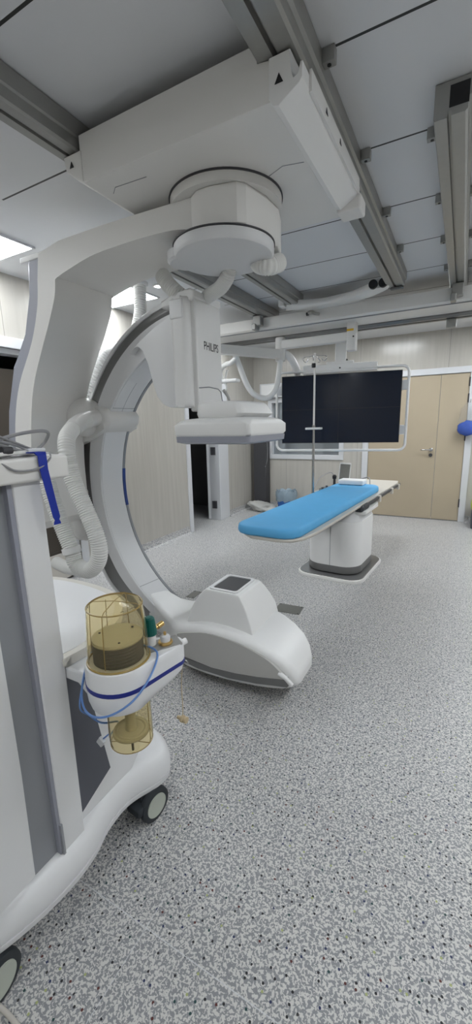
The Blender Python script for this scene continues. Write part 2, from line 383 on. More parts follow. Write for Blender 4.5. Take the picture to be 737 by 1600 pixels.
# light panels
def panel(x, y, label, first=[None]):
    t = thing('ceiling_light', label, 'ceiling light', (x, y, CZ), 'square light panels in the ceiling')
    bm = nb(); 
    for a, b in (((-.31, -.31), (.31, -.295)), ((-.31, .295), (.31, .31)), ((-.31, -.295), (-.295, .295)), ((.295, -.295), (.31, .295))):
        box(bm, (x+a[0], y+a[1], CZ-.012), (x+b[0], y+b[1], CZ+.001))
    fin('frame', bm, 'frame', t, 0)
    bm = nb(); box(bm, (x-.295, y-.295, CZ-.008), (x+.295, y+.295, CZ-.002)); fin('diffuser', bm, 'led', t, 0)
PL = ['square lit ceiling panel at the left edge, beside the vertical arm', 'square lit ceiling panel seen between the arm and the curved C', 'square lit ceiling panel far behind the lettered housing'] 
for i, (x, y) in enumerate(PANELS):
    panel(x, y, PL[i] if i < 3 else 'square lit ceiling panel ' + ['nearest on the left side of the room', 'behind the camera on the right side', 'right of the open-ended rail', 'right of the examination table', 'at the far right corner', 'behind the bridge in front of the double door', 'behind the camera near the room centre', 'behind the bridge at the far right'][i-3])
for x, y, l in ((-2.48, 3.17, 'small round lit downlight above the curved C arm'), (-2.66, 4.75, 'small round lit downlight left of the smoke detector')):
    t = thing('downlight', l, 'ceiling light', (x, y, CZ), 'round downlights')
    bm = nb(); lathe(bm, [(.035, -.006), (.052, -.006), (.055, .001), (.035, .001), (.035, -.006)], (x, y, CZ), 28); fin('trim_ring', bm, 'white', t)
    bm = nb(); lathe(bm, [(0, -.003), (.035, -.003), (.035, .0), (0, .0)], (x, y, CZ), 24); fin('lens', bm, 'spot', t)
t = thing('smoke_detector', 'white round smoke detector on the ceiling left of the bridge', 'smoke detector', (-2.47, 5.0, CZ))
bm = nb(); lathe(bm, [(0, -.075), (.03, -.072), (.052, -.045), (.06, -.02), (.06, 0), (0, 0)], (-2.47, 5.0, CZ), 28); fin('detector_body', bm, 'white', t)
bm = nb(); lathe(bm, [(.045, -.06), (.056, -.056), (.058, -.048), (.045, -.044), (.045, -.06)], (-2.47, 5.0, CZ), 28); fin('vent_ring', bm, 'sidegrey', t)
# bridge across the far rails
t = thing('ceiling_bridge', 'wide white bridge beam crossing the ceiling in front of the back wall', 'beam', (-1, 4.4, 2.46))
bm = nb(); prism(bm, [(4.20, 2.585), (4.20, 2.485), (4.215, 2.47), (4.60, 2.47), (4.60, 2.585)], 'x', -4.4+1.15, 1.6); fin('beam', bm, 'cream', t, 20)
bm = nb(); prism(bm, [(4.605, 2.46), (4.63, 2.44), (4.66, 2.44), (4.662, 2.455), (4.69, 2.455), (4.692, 2.435), (4.73, 2.435), (4.75, 2.46), (4.75, 2.56), (4.605, 2.56)], 'x', -3.2, 1.6); fin('track', bm, 'track', t, 20)
bm = nb(); box(bm, (-3.2, 4.57, 2.475), (1.6, 4.604, 2.50)); box(bm, (-3.2, 4.235, 2.462), (1.6, 4.245, 2.47)); fin('lower_lip', bm, 'grey', t, 0)
for x in (-1.97, -.125, 0.9):
    bm = nb(); box(bm, (x-.045, 4.12, 2.50), (x+.045, 4.20, 2.60), .01); box(bm, (x-.05, 4.10, 2.46), (x-.005, 4.20, 2.52), .008); fin('hanger', bm, 'alu', t)
bm = nb(); box(bm, (-.22, 4.68, 2.36), (-.13, 4.74, 2.44), .008); fin('cable_clip', bm, 'alu', t)
bm = nb(); tube(bm, catmull([(-1.43, 4.18, 2.56), (-1.38, 4.16, 2.555), (-1.34, 4.12, 2.53), (-1.30, 4.12, 2.52)], 5), .014, 10); fin('hook', bm, 'alu', t)
bm = nb(); lathe(bm, [(0, 0), (.016, 0), (.016, .02), (0, .02)], (-1.45, 4.18, 2.55), 14, 'x'); fin('hook_cap', bm, 'black', t)
# white duct with two black ends
t = thing('cable_duct', 'bent white cable duct with two round black openings under the ceiling', 'cable duct', (-1.1, 4.0, 2.6))
pth = catmull([(-1.60, 4.02, 2.615), (-1.40, 4.1, 2.615), (-1.24, 4.12, 2.61), (-.98, 4.07, 2.61), (-.80, 3.98, 2.615), (-.72, 3.92, 2.62), (-.71, 3.87, 2.625)], 8)
bm = nb(); rr = []
for i, p in enumerate(pth):
    a = pth[max(i-1, 0)]; b = pth[min(i+1, len(pth)-1)]; tg_ = (b-a).normalized(); sd = Vector((-tg_.y, tg_.x, 0)).normalized()
    rr.append([p + sd*(.085*math.copysign(abs(math.cos(q))**.6, math.cos(q))) + Vector((0, 0, .036*math.copysign(abs(math.sin(q))**.7, math.sin(q)))) for q in [2*math.pi*k/20 for k in range(20)]])
loft(bm, rr); fin('duct', bm, 'cream', t)
for x in (-.755, -.675):
    bm = nb(); lathe(bm, [(0, 0), (.034, 0), (.036, .004), (.036, .03), (0, .03)], (x, 3.84, 2.62), 22, 'y'); fin('opening', bm, 'black', t)
bm = nb(); box(bm, (-1.66, 3.96, 2.60), (-1.60, 4.06, 2.66), .008); fin('connector', bm, 'white', t)
bm = nb(); box(bm, (-.62, 3.86, 2.62), (-.56, 3.90, 2.66), .006); fin('clip', bm, 'alu', t)

# ================================================================== X-RAY GANTRY
G = thing('c_arm_gantry', 'large white ceiling-mounted x-ray machine with curved C arm', 'x-ray machine', (-1.0, 1.8, 0))
# carriage under rails
bm = nb(); prism(bm, [(-1.455, 2.495), (-1.447, 2.485), (-.605, 2.485), (-.60, 2.49), (-.60, 2.597), (-.66, 2.597), (-.66, 2.655), (-1.455, 2.655)], 'y', 1.40, 2.25, .004, 2)
CAR = fin('carriage', bm, 'cream', G)
bm = nb(); prism(bm, [(-.615, 2.598), (-.615, 2.492), (-.600, 2.470), (-.582, 2.466), (-.515, 2.503), (-.505, 2.515), (-.505, 2.555), (-.512, 2.555), (-.517, 2.524), (-.535, 2.516), (-.541, 2.53), (-.545, 2.598)], 'y', 1.395, 2.18, .003, 2)
fin('side_fascia', bm, 'white', G, 30)
bm = nb(); prism(bm, [(-.506, 2.572), (-.498, 2.572), (-.4965, 2.512), (-.506, 2.512)], 'y', 1.46, 2.14, .002, 2); fin('fascia_strip', bm, 'cream', CAR, 30)
bm = nb(); box(bm, (-.60, 2.14, 2.455), (-.49, 2.25, 2.52), .01); fin('fascia_end', bm, 'cream', CAR)
bm = nb(); prism(bm, [(-1.445, 2.598), (-1.445, 2.49), (-1.47, 2.495), (-1.535, 2.545), (-1.545, 2.598)], 'y', 1.395, 2.05, .004, 2); fin('side_fascia', bm, 'cream', G, 30)
def tri(c, s, nrm):  # black warning triangle
    bm = nb(); c = Vector(c); n_ = Vector(nrm).normalized(); u_ = Vector((0, 0, 1)).cross(n_).normalized(); v_ = n_.cross(u_)
    P_ = [c+u_*(-s/2)-v_*(s*.45), c+u_*(s/2)-v_*(s*.45), c+v_*(s*.5)]
    loft(bm, [[p for p in P_], [p+n_*.0015 for p in P_]]); return bm
fin('warning_mark', tri((-.580, 1.3945, 2.535), .028, (0, -1, 0)), 'black', CAR, 0)
fin('warning_mark', tri((-1.50, 1.3945, 2.56), .024, (0, -1, 0)), 'black', CAR, 0)
for y in (1.62, 1.80): fin('warning_mark', tri((-.4967, y, 2.545), .022, (1, 0, .08)), 'black', CAR, 0)
bm = nb(); tube(bm, [(-.62, 1.74, 2.4845), (-.70, 1.72, 2.4845), (-.83, 1.78, 2.4845)], .0015, 6); fin('cover_seam', bm, 'grey', CAR)
bm = nb(); tube(bm, [(-1.2, 1.50, 2.4845), (-1.36, 1.49, 2.4845), (-1.40, 1.52, 2.4845)], .0015, 6); fin('cover_seam', bm, 'grey', CAR)
bm = nb(); lathe(bm, [(0, 0), (.256, 0), (.256, .007), (0, .007)], (-1.02, 1.83, 2.478), 64); fin('bearing_ring', bm, 'dark', G)
bm = nb(); lathe(bm, [(0, 0), (.251, 0), (.251, .036), (0, .036)], (-1.02, 1.83, 2.442), 64); fin('bearing_cap', bm, 'cream', G)
# L arm: plan outline for the hub, elevation outline for the swept arm
HUB = [(-1.10, 1.70), (-1.08, 1.635), (-1.04, 1.61), (-.98, 1.605), (-.862, 1.635), (-.835, 1.665), (-.808, 1.80), (-.80, 1.92), (-.83, 2.02), (-.90, 2.09), (-1.02, 2.12), (-1.08, 2.10), (-1.10, 2.04)]
def inner(z0, z1, poly): return [(x, y) for x, y in poly]
bm = nb(); prism(bm, HUB, 'z', 2.29, 2.445, .014, 3)
ARM = [(-1.04, 2.443), (-1.60, 2.452), (-1.91, 2.450), (-2.085, 2.43), (-2.108, 2.30), (-2.135, 2.17), (-2.22, 1.99), (-2.38, 1.77), (-2.46, 1.58), (-2.50, 1.38), (-2.51, 1.15), (-2.49, .95), (-2.42, .84),
       (-2.36, .90), (-2.36, 1.10), (-2.355, 1.30), (-2.325, 1.50), (-2.255, 1.74), (-2.14, 1.94), (-2.05, 2.08), (-1.985, 2.20), (-1.965, 2.292), (-1.90, 2.297), (-1.70, 2.335), (-1.50, 2.345), (-1.30, 2.345), (-1.16, 2.335), (-1.04, 2.308)]
ARM = ARM[:4] + sm2(ARM[4:12], 4, False) + [ARM[12]] + sm2(ARM[13:22], 4, False) + sm2(ARM[22:], 4, False)
prism(bm, ARM, 'y', 1.64, 2.05, .010, 3)
LA = fin('l_arm', bm, 'cream', G, 28)
bm = nb(); box(bm, (-2.05, 1.86, 2.45), (-1.80, 2.02, 2.56), .012); fin('cable_box', bm, 'cream', LA)
bm = nb(); box(bm, (-1.80, 1.90, 2.47), (-1.72, 1.97, 2.53), .006); fin('connector', bm, 'dark', LA)
# blue grey rear cover following the arm
BC = [(-2.10, 2.43), (-2.235, 2.43), (-2.25, 2.25), (-2.33, 2.05), (-2.49, 1.88), (-2.60, 1.62), (-2.65, 1.40), (-2.65, 1.05), (-2.52, .90), (-2.46, .95), (-2.48, 1.38), (-2.44, 1.58), (-2.36, 1.77), (-2.20, 1.99), (-2.12, 2.17)]
bm = nb(); prism(bm, BC, 'y', 1.69, 1.98, .008, 2); fin('rear_cover', bm, 'bluegrey', G, 28)
bm = nb(); box(bm, (-2.32, 1.70, 2.435), (-2.09, 1.88, 2.465), .006); fin('rear_cap', bm, 'white', G)
# lower hub disc
bm = nb(); lathe(bm, [(0, 0), (.205, 0), (.221, .006), (.228, .018), (.228, .050), (.22, .053), (0, .053)], (-1.02, 1.80, 2.234), 72)
lathe(bm, [(0, 0), (.08, 0), (.092, .01), (.092, .045), (0, .05)], (-1.19, 1.75, 2.236), 40)
fin('hub_cover', bm, 'under', G)
bm = nb(); lathe(bm, [(0, 0), (.232, 0), (.232, .005), (0, .005)], (-1.02, 1.80, 2.286), 72); fin('hub_gasket', bm, 'dark', G)
# C arm --------------------------------------------------------------
CC = Vector((-1.339, 2.074, 1.073)); TH = -.12
cu = Vector((math.cos(TH), math.sin(TH), 0)); cn = Vector((math.sin(TH), -math.cos(TH), 0)); cz = Vector((0, 0, 1)); HW = .106
def interp(x, xs, ys):
    if x <= xs[0]: return ys[0]
    for i in range(len(xs)-1):
        if x <= xs[i+1]:
            t_ = (x-xs[i])/(xs[i+1]-xs[i]); t_ = t_*t_*(3-2*t_); return ys[i]+(ys[i+1]-ys[i])*t_
    return ys[-1]
def rin(a): return .898
def rout(a): return interp(a, [90, 140, 185, 215, 240, 268], [1.123, 1.128, 1.21, 1.18, 1.08, 1.0])
def rgo(a): return rout(a) - interp(a, [90, 140, 185], [.028, .028, .03])
def rgi(a): return interp(a, [90, 140, 185, 215, 240, 268], [1.045, 1.03, 1.02, 1.01, .975, .95])
def cp(a, r_, w_): return CC + r_*(math.cos(R(a))*cu + math.sin(R(a))*cz) + w_*cn
def csweep(name, m, prof, a0, a1, parent, n=90, smooth=30):
    bm = nb(); rings = []
    for i in range(n+1):
        a = a0+(a1-a0)*i/n; rings.append([cp(a, r_(a) if callable(r_) else r_, w_) for r_, w_ in prof])
    loft(bm, rings); return fin(name, bm, m, parent, smooth)
e_ = .006
CA = csweep('c_arm', 'machine', [(lambda a: rin(a), HW-.004), (lambda a: rin(a)+.004, HW), (lambda a: rgi(a), HW), (lambda a: rgi(a), HW-.02), (lambda a: rgo(a), HW-.02), (lambda a: rgo(a), HW), (lambda a: rout(a)-.006, HW), (lambda a: rout(a), HW-.008),
       (lambda a: rout(a), -HW+.008), (lambda a: rout(a)-.006, -HW), (lambda a: rgo(a), -HW), (lambda a: rgo(a), -HW+.02), (lambda a: rgi(a), -HW+.02), (lambda a: rgi(a), -HW), (lambda a: rin(a)+.004, -HW), (lambda a: rin(a), -HW+.004)], 94, 268, G)
csweep('track', 'track', [(lambda a: rgi(a)+.001, HW-.0195), (lambda a: rgi(a)+.001, HW-.006), (lambda a: rgi(a)+.022, HW-.012), (lambda a: rgo(a)-.02, HW-.013), (lambda a: rgo(a)-.001, HW-.008), (lambda a: rgo(a)-.001, HW-.0195)], 93, 262, CA)
csweep('inner_lining', 'machine', [(lambda a: rin(a)-.003, HW-.012), (lambda a: rin(a)+.001, HW-.012), (lambda a: rin(a)+.001, -HW+.02), (lambda a: rin(a)-.003, -HW+.02)], 100, 255, CA)
csweep('edge_seal', 'grey', [(lambda a: rin(a)-.005, -HW+.016), (lambda a: rin(a)+.02, -HW+.016), (lambda a: rin(a)+.02, -HW-.004), (lambda a: rin(a)-.005, -HW-.004)], 100, 255, CA)
csweep('blue_edge_marker', 'navy', [(lambda a: rin(a)-.007, -HW+.018), (lambda a: rin(a)+.01, -HW+.018), (lambda a: rin(a)+.01, -HW-.006), (lambda a: rin(a)-.007, -HW-.006)], 172, 190, CA, 20)
for a in (142, 230):
    bm = nb(); tube(bm, [cp(a, rin(a)-.003, HW-.01), cp(a, rin(a)-.003, -HW+.02)], .0018, 6); fin('cover_seam', bm, 'grey', CA)
bm = nb(); tube(bm, [cp(a, rin(a)-.003, .01) for a in range(128, 148)], .0012, 6); fin('cover_seam', bm, 'grey', CA)
# sleeve gripping the C arm
SM = Matrix(((cu.x, cn.x, 0, CC.x), (cu.y, cn.y, 0, CC.y), (0, 0, 1, CC.z), (0, 0, 0, 1)))   # (u, n, z) -> world
def ploc(bm_poly, lo, hi, r_, seg=4, rim=None):
    """polygon in (u,z) of the C plane, extruded along n"""
    bm = nb(); return prism(bm, bm_poly, 'y', lo, hi, r_, seg, rim, SM)
SLV = sm2([(-1.22, .44), (-1.18, .30), (-.98, .33), (-.80, .395), (-.715, .44), (-.70, .50), (-.76, .555), (-.92, .57), (-1.04, .56), (-1.14, .53)], 4)
bm = ploc(SLV, -HW-.03, HW+.045, .035); fin('sleeve', bm, 'cream', G)
SH = sm2([(-1.16, .62), (-1.24, .60), (-1.31, .48), (-1.34, .2), (-1.33, -.12), (-1.27, -.40), (-1.20, -.42), (-1.19, -.30), (-1.22, 0), (-1.22, .25), (-1.17, .45)], 4)
bm = ploc(SH, -.13, .13, .03); fin('shoulder', bm, 'cream', G)
bm = nb(); lathe(bm, [(0, -.02), (.17, -.02), (.20, .0), (.205, .04), (.205, .14), (.18, .16), (0, .16)], (-2.58, 2.12, .86), 48, 'x'); fin('rotation_drum', bm, 'cream', G)
bm = nb(); bmesh.ops.create_uvsphere(bm, u_segments=32, v_segments=20, radius=1)
for v in bm.verts: v.co = Vector((-2.28+v.co.x*.12, 2.03+v.co.y*.14, 1.57+v.co.z*.13))
fin('shoulder', bm, 'cream', G)
# top housing with lettering
HP = [(-.305, .53), (-.305, .60), (-.31, .80), (-.30, 1.06), (-.25, 1.105), (-.10, 1.118), (.04, 1.10), (.065, 1.06), (.065, .53)]
bm = nb(); box(bm, (-1.345, 1.945, 1.575), (-1.285, 2.205, 2.155), .01); HS = fin('detector_column', bm, 'white', G)
bm = nb(); prism(bm, rrect(-1.43, 1.90, -1.315, 2.25, .035, 5), 'z', 1.60, 2.165, .02, 3); fin('column_cover', bm, 'white', G)
CV = [(-1.79, 1.925), (-1.755, 1.962), (-1.72, 1.965), (-1.685, 1.94), (-1.65, 1.86), (-1.625, 1.75), (-1.60, 1.67), (-1.56, 1.625), (-1.51, 1.605), (-1.44, 1.602), (-1.40, 1.64), (-1.39, 1.72), (-1.39, 2.125), (-1.48, 2.095), (-1.60, 2.045), (-1.71, 1.99)]
bm = nb(); prism(bm, CV, 'y', 1.975, 2.20, .012, 3); fin('side_cover', bm, 'machine', G, 30)
bm = nb(); prism(bm, [(-1.50, 2.165), (-1.50, 2.13), (-1.30, 2.14), (-1.283, 2.16), (-1.283, 2.190), (-1.31, 2.203), (-1.40, 2.19)], 'y', 1.93, 2.21, .01, 3); fin('top_cover', bm, 'white', G, 30)
bm = nb(); box(bm, (-1.42, 1.893, 2.055), (-1.335, 1.91, 2.15), .007); fin('grip', bm, 'machine', HS)
bm = nb(); tube(bm, [(-1.284, 1.95, 1.70), (-1.284, 2.05, 1.71), (-1.284, 2.15, 1.705), (-1.284, 2.18, 1.69), (-1.284, 2.20, 1.63)], .003, 8); fin('grab_seam', bm, 'grey', HS)
bm = nb(); tube(bm, catmull([(-1.275, 2.20, 1.70), (-1.27, 2.25, 1.66), (-1.27, 2.26, 1.62)], 4), .01, 8); fin('catch', bm, 'sidegrey', HS)
cv = bpy.data.curves.new('lettering', 'FONT'); cv.body = 'PHILIPS'; cv.size = .062; cv.extrude = .0008; cv.align_x = 'CENTER'; cv.offset = .0006
to = bpy.data.objects.new('tmp', cv); COL.objects.link(to); bpy.context.view_layer.update()
me = bpy.data.meshes.new_from_object(to); bpy.data.objects.remove(to); me.materials.clear(); me.materials.append(M['text'])
lt_ = bpy.data.objects.new('lettering', me); COL.objects.link(lt_); lt_.parent = HS; lt_.matrix_world = Matrix()
for v in me.vertices: v.co = Vector((-1.2845, 2.090 + v.co.x*.78, 1.908 + v.co.y))   # stands on the column's right face
for v in me.vertices: pass
# detector
bm = nb(); pr = lambda x0, y0, x1, y1, r_, z: [Vector((p[0], p[1], z)) for p in rrect(x0, y0, x1, y1, r_, 5)]
loft(bm, [pr(-1.255, 1.86, -.985, 2.22, .04, 1.535), pr(-1.262, 1.85, -.955, 2.235, .05, 1.555), pr(-1.255, 1.86, -.985, 2.21, .04, 1.605), pr(-1.245, 1.87, -1.0, 2.2, .04, 1.617)]); fin('detector_mount', bm, 'white', G)
bm = nb(); loft(bm, [pr(-1.36, 1.81, -.915, 2.27, .022, 1.44), pr(-1.362, 1.80, -.905, 2.285, .022, 1.455), pr(-1.365, 1.80, -.905, 2.285, .022, 1.50), pr(-1.35, 1.81, -.92, 2.27, .06, 1.522), pr(-1.33, 1.83, -.94, 2.25, .06, 1.530), pr(-1.25, 1.87, -.99, 2.2, .05, 1.537)])
DT = fin('flat_detector', bm, 'white', G, 50)
bm = nb(); loft(bm, [pr(-1.34, 1.83, -.93, 2.25, .04, 1.402), pr(-1.358, 1.805, -.912, 2.278, .022, 1.410), pr(-1.360, 1.803, -.909, 2.28, .022, 1.441)]); fin('detector_bumper', bm, 'bluegrey', DT)
bm = nb(); box(bm, (-1.32, 1.85, 1.399), (-.95, 2.23, 1.404)); fin('detector_window', bm, 'grey', DT, 0)
# tube end of the C
bm = nb(); rings = []
for x, y0, y1, z0, z1 in ((-1.86, 2.045, 2.235, .10, .34), (-1.78, 2.02, 2.235, .08, .308), (-1.70, 1.995, 2.24, .075, .278), (-1.60, 1.94, 2.25, .07, .272), (-1.50, 1.855, 2.27, .068, .293), (-1.42, 1.80, 2.285, .066, .32), (-1.36, 1.782, 2.29, .062, .337), (-1.27, 1.776, 2.29, .058, .36), (-1.19, 1.775, 2.27, .055, .372), (-1.08, 1.775, 2.245, .058, .372),
    (-.984, 1.775, 2.225, .065, .360), (-.88, 1.777, 2.205, .076, .338), (-.80, 1.782, 2.18, .087, .312), (-.735, 1.79, 2.155, .098, .275), (-.69, 1.803, 2.12, .112, .235), (-.665, 1.82, 2.08, .122, .20), (-.652, 1.85, 2.04, .135, .175)):
    rr_ = min(.04, (z1-z0)*.45); rings.append([Vector((x, p[0], p[1])) for p in rrect(y0, z0, y1, z1, rr_, 5)])
loft(bm, rings); TH_ = fin('tube_housing', bm, 'white', G, 40)
SP = sm2([(-1.40, .285), (-1.36, .300), (-1.19, .338), (-1.0, .330), (-.83, .285), (-.735, .225), (-.70, .178)], 4, False) + [(-.71, .178), (-.87, .158), (-1.0, .140), (-1.16, .130), (-1.40, .15)]
bm = nb(); prism(bm, SP, 'y', 1.768, 1.80, .004, 2); fin('side_panel', bm, 'sidegrey', TH_, 20)
DB = sm2([(-1.40, .150), (-1.16, .130), (-1.0, .140), (-.87, .158), (-.70, .192)], 4, False) + [(-.688, .16), (-.695, .15), (-.873, .118), (-1.05, .098), (-1.25, .098), (-1.40, .12)]
bm = nb(); prism(bm, DB, 'y', 1.764, 1.80, .003, 2); fin('dark_band', bm, 'track', TH_, 20)
bm = nb(); tube(bm, [(-.745, 1.772, .215), (-.705, 1.77, .20), (-.672, 1.775, .165)], .012, 10); fin('corner_trim', bm, 'white', TH_)
bm = nb(); rings = []
for k, z in enumerate((.30, .34, .40, .46, .51, .545, .556)):
    t_ = [0, .06, .28, .55, .78, .95, 1.0][k]; q = t_**1.5; i_ = .0 if k < 6 else .004
    rings.append([Vector((p[0], p[1], z)) for p in rrect(-1.375+.118*q+i_, 1.845+.025*q+i_, -.93-.092*q-i_, 2.215-.072*q-i_, .008, 3)])
loft(bm, rings); CB = fin('collimator', bm, 'white', G, 50)
bm = nb(); 
o_, i_ = rrect(-1.238, 1.888, -1.048, 2.132, .02, 3), rrect(-1.222, 1.905, -1.062, 2.115, .02, 3)
loft(bm, [[Vector((*p, .555)) for p in o_], [Vector((*p, .564)) for p in o_], [Vector((*p, .564)) for p in i_], [Vector((*p, .5572)) for p in i_]]); fin('window_frame', bm, 'machine', CB, 30)
bm = nb(); loft(bm, [[Vector((*p, .5595)) for p in rrect(-1.2195, 1.9075, -1.0645, 2.1125, .018, 3)], [Vector((*p, .5575)) for p in rrect(-1.19, 1.965, -1.10, 2.075, .018, 3)]]); fin('window', bm, 'dark', CB, 30)
# hoses of the gantry
HP_ = [(-2.15, 1.93, 1.545), (-2.12, 1.80, 1.51), (-2.02, 1.65, 1.45), (-1.982, 1.605, 1.38), (-1.975, 1.605, 1.30), (-1.945, 1.605, 1.18), (-1.863, 1.605, 1.013), (-1.800, 1.605, 0.85), (-1.815, 1.605, 0.738), (-1.90, 1.605, 0.662), (-2.005, 1.605, 0.684), (-2.04, 1.605, 0.782), (-2.086, 1.605, 0.887), (-2.15, 1.605, 1.053), (-2.185, 1.605, 1.202), (-2.19, 1.605, 1.36)]
bm = nb(); hose(bm, HP_, .0455, .0135, .0028, 28); fin('cable_hose', bm, 'hose', G, 75)
bm = nb(); hose(bm, [(-1.94, 1.65, .65), (-2.061, 1.66, .625), (-2.19, 1.68, .61), (-2.35, 1.72, .61)], .038, .0135, .0026, 24); fin('cable_hose', bm, 'hose', G, 75)
bm = nb(); tube(bm, [(-2.033, 1.605, .755), (-2.042, 1.605, .79)], .056, 28); fin('hose_clamp', bm, 'white', G)
bm = nb(); tube(bm, catmull([(-2.16, 2.02, 1.565), (-2.16, 1.92, 1.55), (-2.13, 1.82, 1.52), (-2.09, 1.75, 1.49)], 4), .052, 24); fin('hose_socket', bm, 'cream', G)
bm = nb(); hose(bm, [(-1.50, 1.96, 2.30), (-1.46, 1.95, 2.25), (-1.40, 1.97, 2.19), (-1.36, 2.02, 2.16)], .04, .011, .0025); fin('cable_hose', bm, 'hose', G, 60)
bm = nb(); hose(bm, [(-1.06, 1.93, 2.26), (-1.09, 1.95, 2.22), (-1.16, 2.0, 2.195), (-1.25, 2.05, 2.19), (-1.30, 2.08, 2.185)], .034, .011, .0025); fin('cable_hose', bm, 'hose', G, 60)
bm = nb(); hose(bm, [(-.93, 1.97, 2.27), (-.90, 1.93, 2.235), (-.85, 1.93, 2.22), (-.83, 2.0, 2.25)], .04, .011, .0022); fin('cable_hose', bm, 'hose', G, 60)

# ceiling drop hose
t = thing('ceiling_hose', 'ribbed white hose dropping from the ceiling behind the C arm', 'hose', (-2.52, 3.0, 2.6))
bm = nb(); hose(bm, [(-2.56, 3.02, CZ), (-2.55, 3.0, 2.60), (-2.55, 2.98, 2.45), (-2.58, 2.9, 2.25), (-2.60, 2.7, 2.12), (-2.60, 2.55, 2.05), (-2.64, 2.47, 1.9), (-2.72, 2.42, 1.70), (-2.76, 2.38, 1.5)], .05, .02, .004); fin('hose_body', bm, 'hose', t, 60)
bm = nb(); lathe(bm, [(.0, -.03), (.065, -.03), (.07, -.02), (.07, 0), (0, 0)], (-2.56, 3.02, CZ), 30); fin('ceiling_collar', bm, 'white', t)

# ================================================================== MONITOR SUSPENSION
Y0 = 4.45
t = thing('monitor_suspension', 'white ceiling suspension holding the large dark screen', 'monitor mount', (-1.15, 4.5, 2.2))
bm = nb(); box(bm, (-1.10, Y0-.06, 2.20), (-1.01, Y0+.04, 2.60), .008); SB = fin('carriage_box', bm, 'cream', t)
bm = nb(); box(bm, (-1.097, Y0-.063, 2.385), (-1.03, Y0-.059, 2.405)); fin('yellow_label', bm, 'label', SB, 0)
bm = nb(); lathe(bm, [(0, 0), (.008, 0), (.008, .005), (0, .005)], (-1.03, Y0-.065, 2.33), 12, 'y'); fin('dark_knob', bm, 'black', SB)
bm = nb(); box(bm, (-1.84, Y0-.045, 2.295), (-1.09, Y0+.045, 2.385), .012); A1 = fin('upper_arm', bm, 'cream', t)
bm = nb(); lathe(bm, [(0, 0), (.05, 0), (.055, .01), (.055, .24), (.045, .25), (0, .25)], (-1.84, Y0, 2.17), 24); fin('arm_joint', bm, 'cream', t)
d_ = Vector((-.32, -.56, 0)).normalized(); n_ = Vector((-d_.y, d_.x, 0)); p0 = Vector((-1.84, Y0, 2.245)); p1 = p0 + d_*.95
bm = nb(); loft(bm, [[p0+n_*.04+Vector((0, 0, .045)), p0-n_*.04+Vector((0, 0, .045)), p0-n_*.04-Vector((0, 0, .045)), p0+n_*.04-Vector((0, 0, .045))], [p1+n_*.04+Vector((0, 0, .045)), p1-n_*.04+Vector((0, 0, .045)), p1-n_*.04-Vector((0, 0, .045)), p1+n_*.04-Vector((0, 0, .045))]]); fin('lower_arm', bm, 'cream', t)
bm = nb(); tube(bm, catmull([(-2.155, 3.98, 2.22), (-2.15, 4.05, 2.12), (-2.09, 4.13, 1.90), (-2.02, 4.2, 1.80), (-1.93, 4.3, 1.78), (-1.86, 4.36, 1.87), (-1.84, 4.40, 2.02), (-1.83, 4.43, 2.2)], 8), .03, 14); fin('cable_hose', bm, 'white', t)
bm = nb(); tube(bm, catmull([(-2.16, 4.0, 2.18), (-2.22, 4.0, 2.14), (-2.30, 4.05, 2.14), (-2.38, 4.1, 2.12), (-2.44, 4.15, 2.08), (-2.46, 4.2, 2.02)], 6), .026, 12); fin('cable_hose', bm, 'white', t)
bm = nb(); box(bm, (-2.48, 4.15, 1.96), (-2.24, 4.25, 2.0), .015); tube(bm, catmull([(-2.38, 4.2, 2.1), (-2.41, 4.2, 2.0), (-2.40, 4.2, 1.9), (-2.43, 4.2, 1.85)], 4), .012, 8); fin('light_handle', bm, 'white', t)
bm = nb(); tube(bm, catmull([(-1.84, 4.50, 2.28), (-1.74, 4.52, 2.2), (-1.70, 4.62, 2.05), (-1.70, 4.68, 1.85)], 6), .04, 12); fin('cable_hose', bm, 'white', t)
DY, DW, DH = .173, 1.27, .743; DC = Vector((-1.213, 4.60, 1.639))
DX = Vector((math.cos(DY), math.sin(DY), 0)); DN = Vector((math.sin(DY), -math.cos(DY), 0)); DM = Matrix(((DX.x, DN.x, 0, DC.x), (DX.y, DN.y, 0, DC.y), (0, 0, 1, DC.z), (0, 0, 0, 1)))
bm = nb(); box(bm, (-.06, -.05-.06, .40), (.06, -.06, .78), .008, 3, DM); fin('drop_column', bm, 'white', t)
bm = nb(); box(bm, (-.40, -.13, .385), (.385, -.02, .475), .008, 3, DM); box(bm, (-.15, -.11, .475), (.14, -.05, .505), .006, 3, DM); MB_ = fin('mounting_plate', bm, 'white', t)
bm = nb(); lathe(bm, [(0, 0), (.009, 0), (.009, .004), (0, .004)], (0, -.018, .43), 12, 'y', DM); fin('dark_knob', bm, 'black', MB_)
bm = nb(); lathe(bm, [(0, 0), (.014, 0), (.014, .02), (0, .02)], (.06, -.08, .505), 12, 'z', DM); fin('dark_knob', bm, 'black', MB_)
t2 = thing('display_screen', 'large dark flat screen in a white tube frame', 'screen', DC)
bm = nb(); box(bm, (-DW/2, -.055, -DH/2), (DW/2, 0, DH/2), .004, 2, DM); PN = fin('panel', bm, 'black', t2)
bm = nb(); box(bm, (-DW/2+.008, -.001, -DH/2+.008), (DW/2-.008, .0015, DH/2-.008), 0, 1, DM); fin('screen_glass', bm, 'screen', PN, 0)
bm = nb(); box(bm, (-.002, .0015, -DH/2+.01), (.002, .0022, DH/2-.01), 0, 1, DM); fin('vertical_seam', bm, 'screenline', PN, 0)
bm = nb(); box(bm, (-DW/2+.01, .0015, -.002), (DW/2-.01, .0022, .002), 0, 1, DM); fin('horizontal_seam', bm, 'screenline', PN, 0)
bm = nb(); fr = []
FW, FH, FR = .70, .435, .07
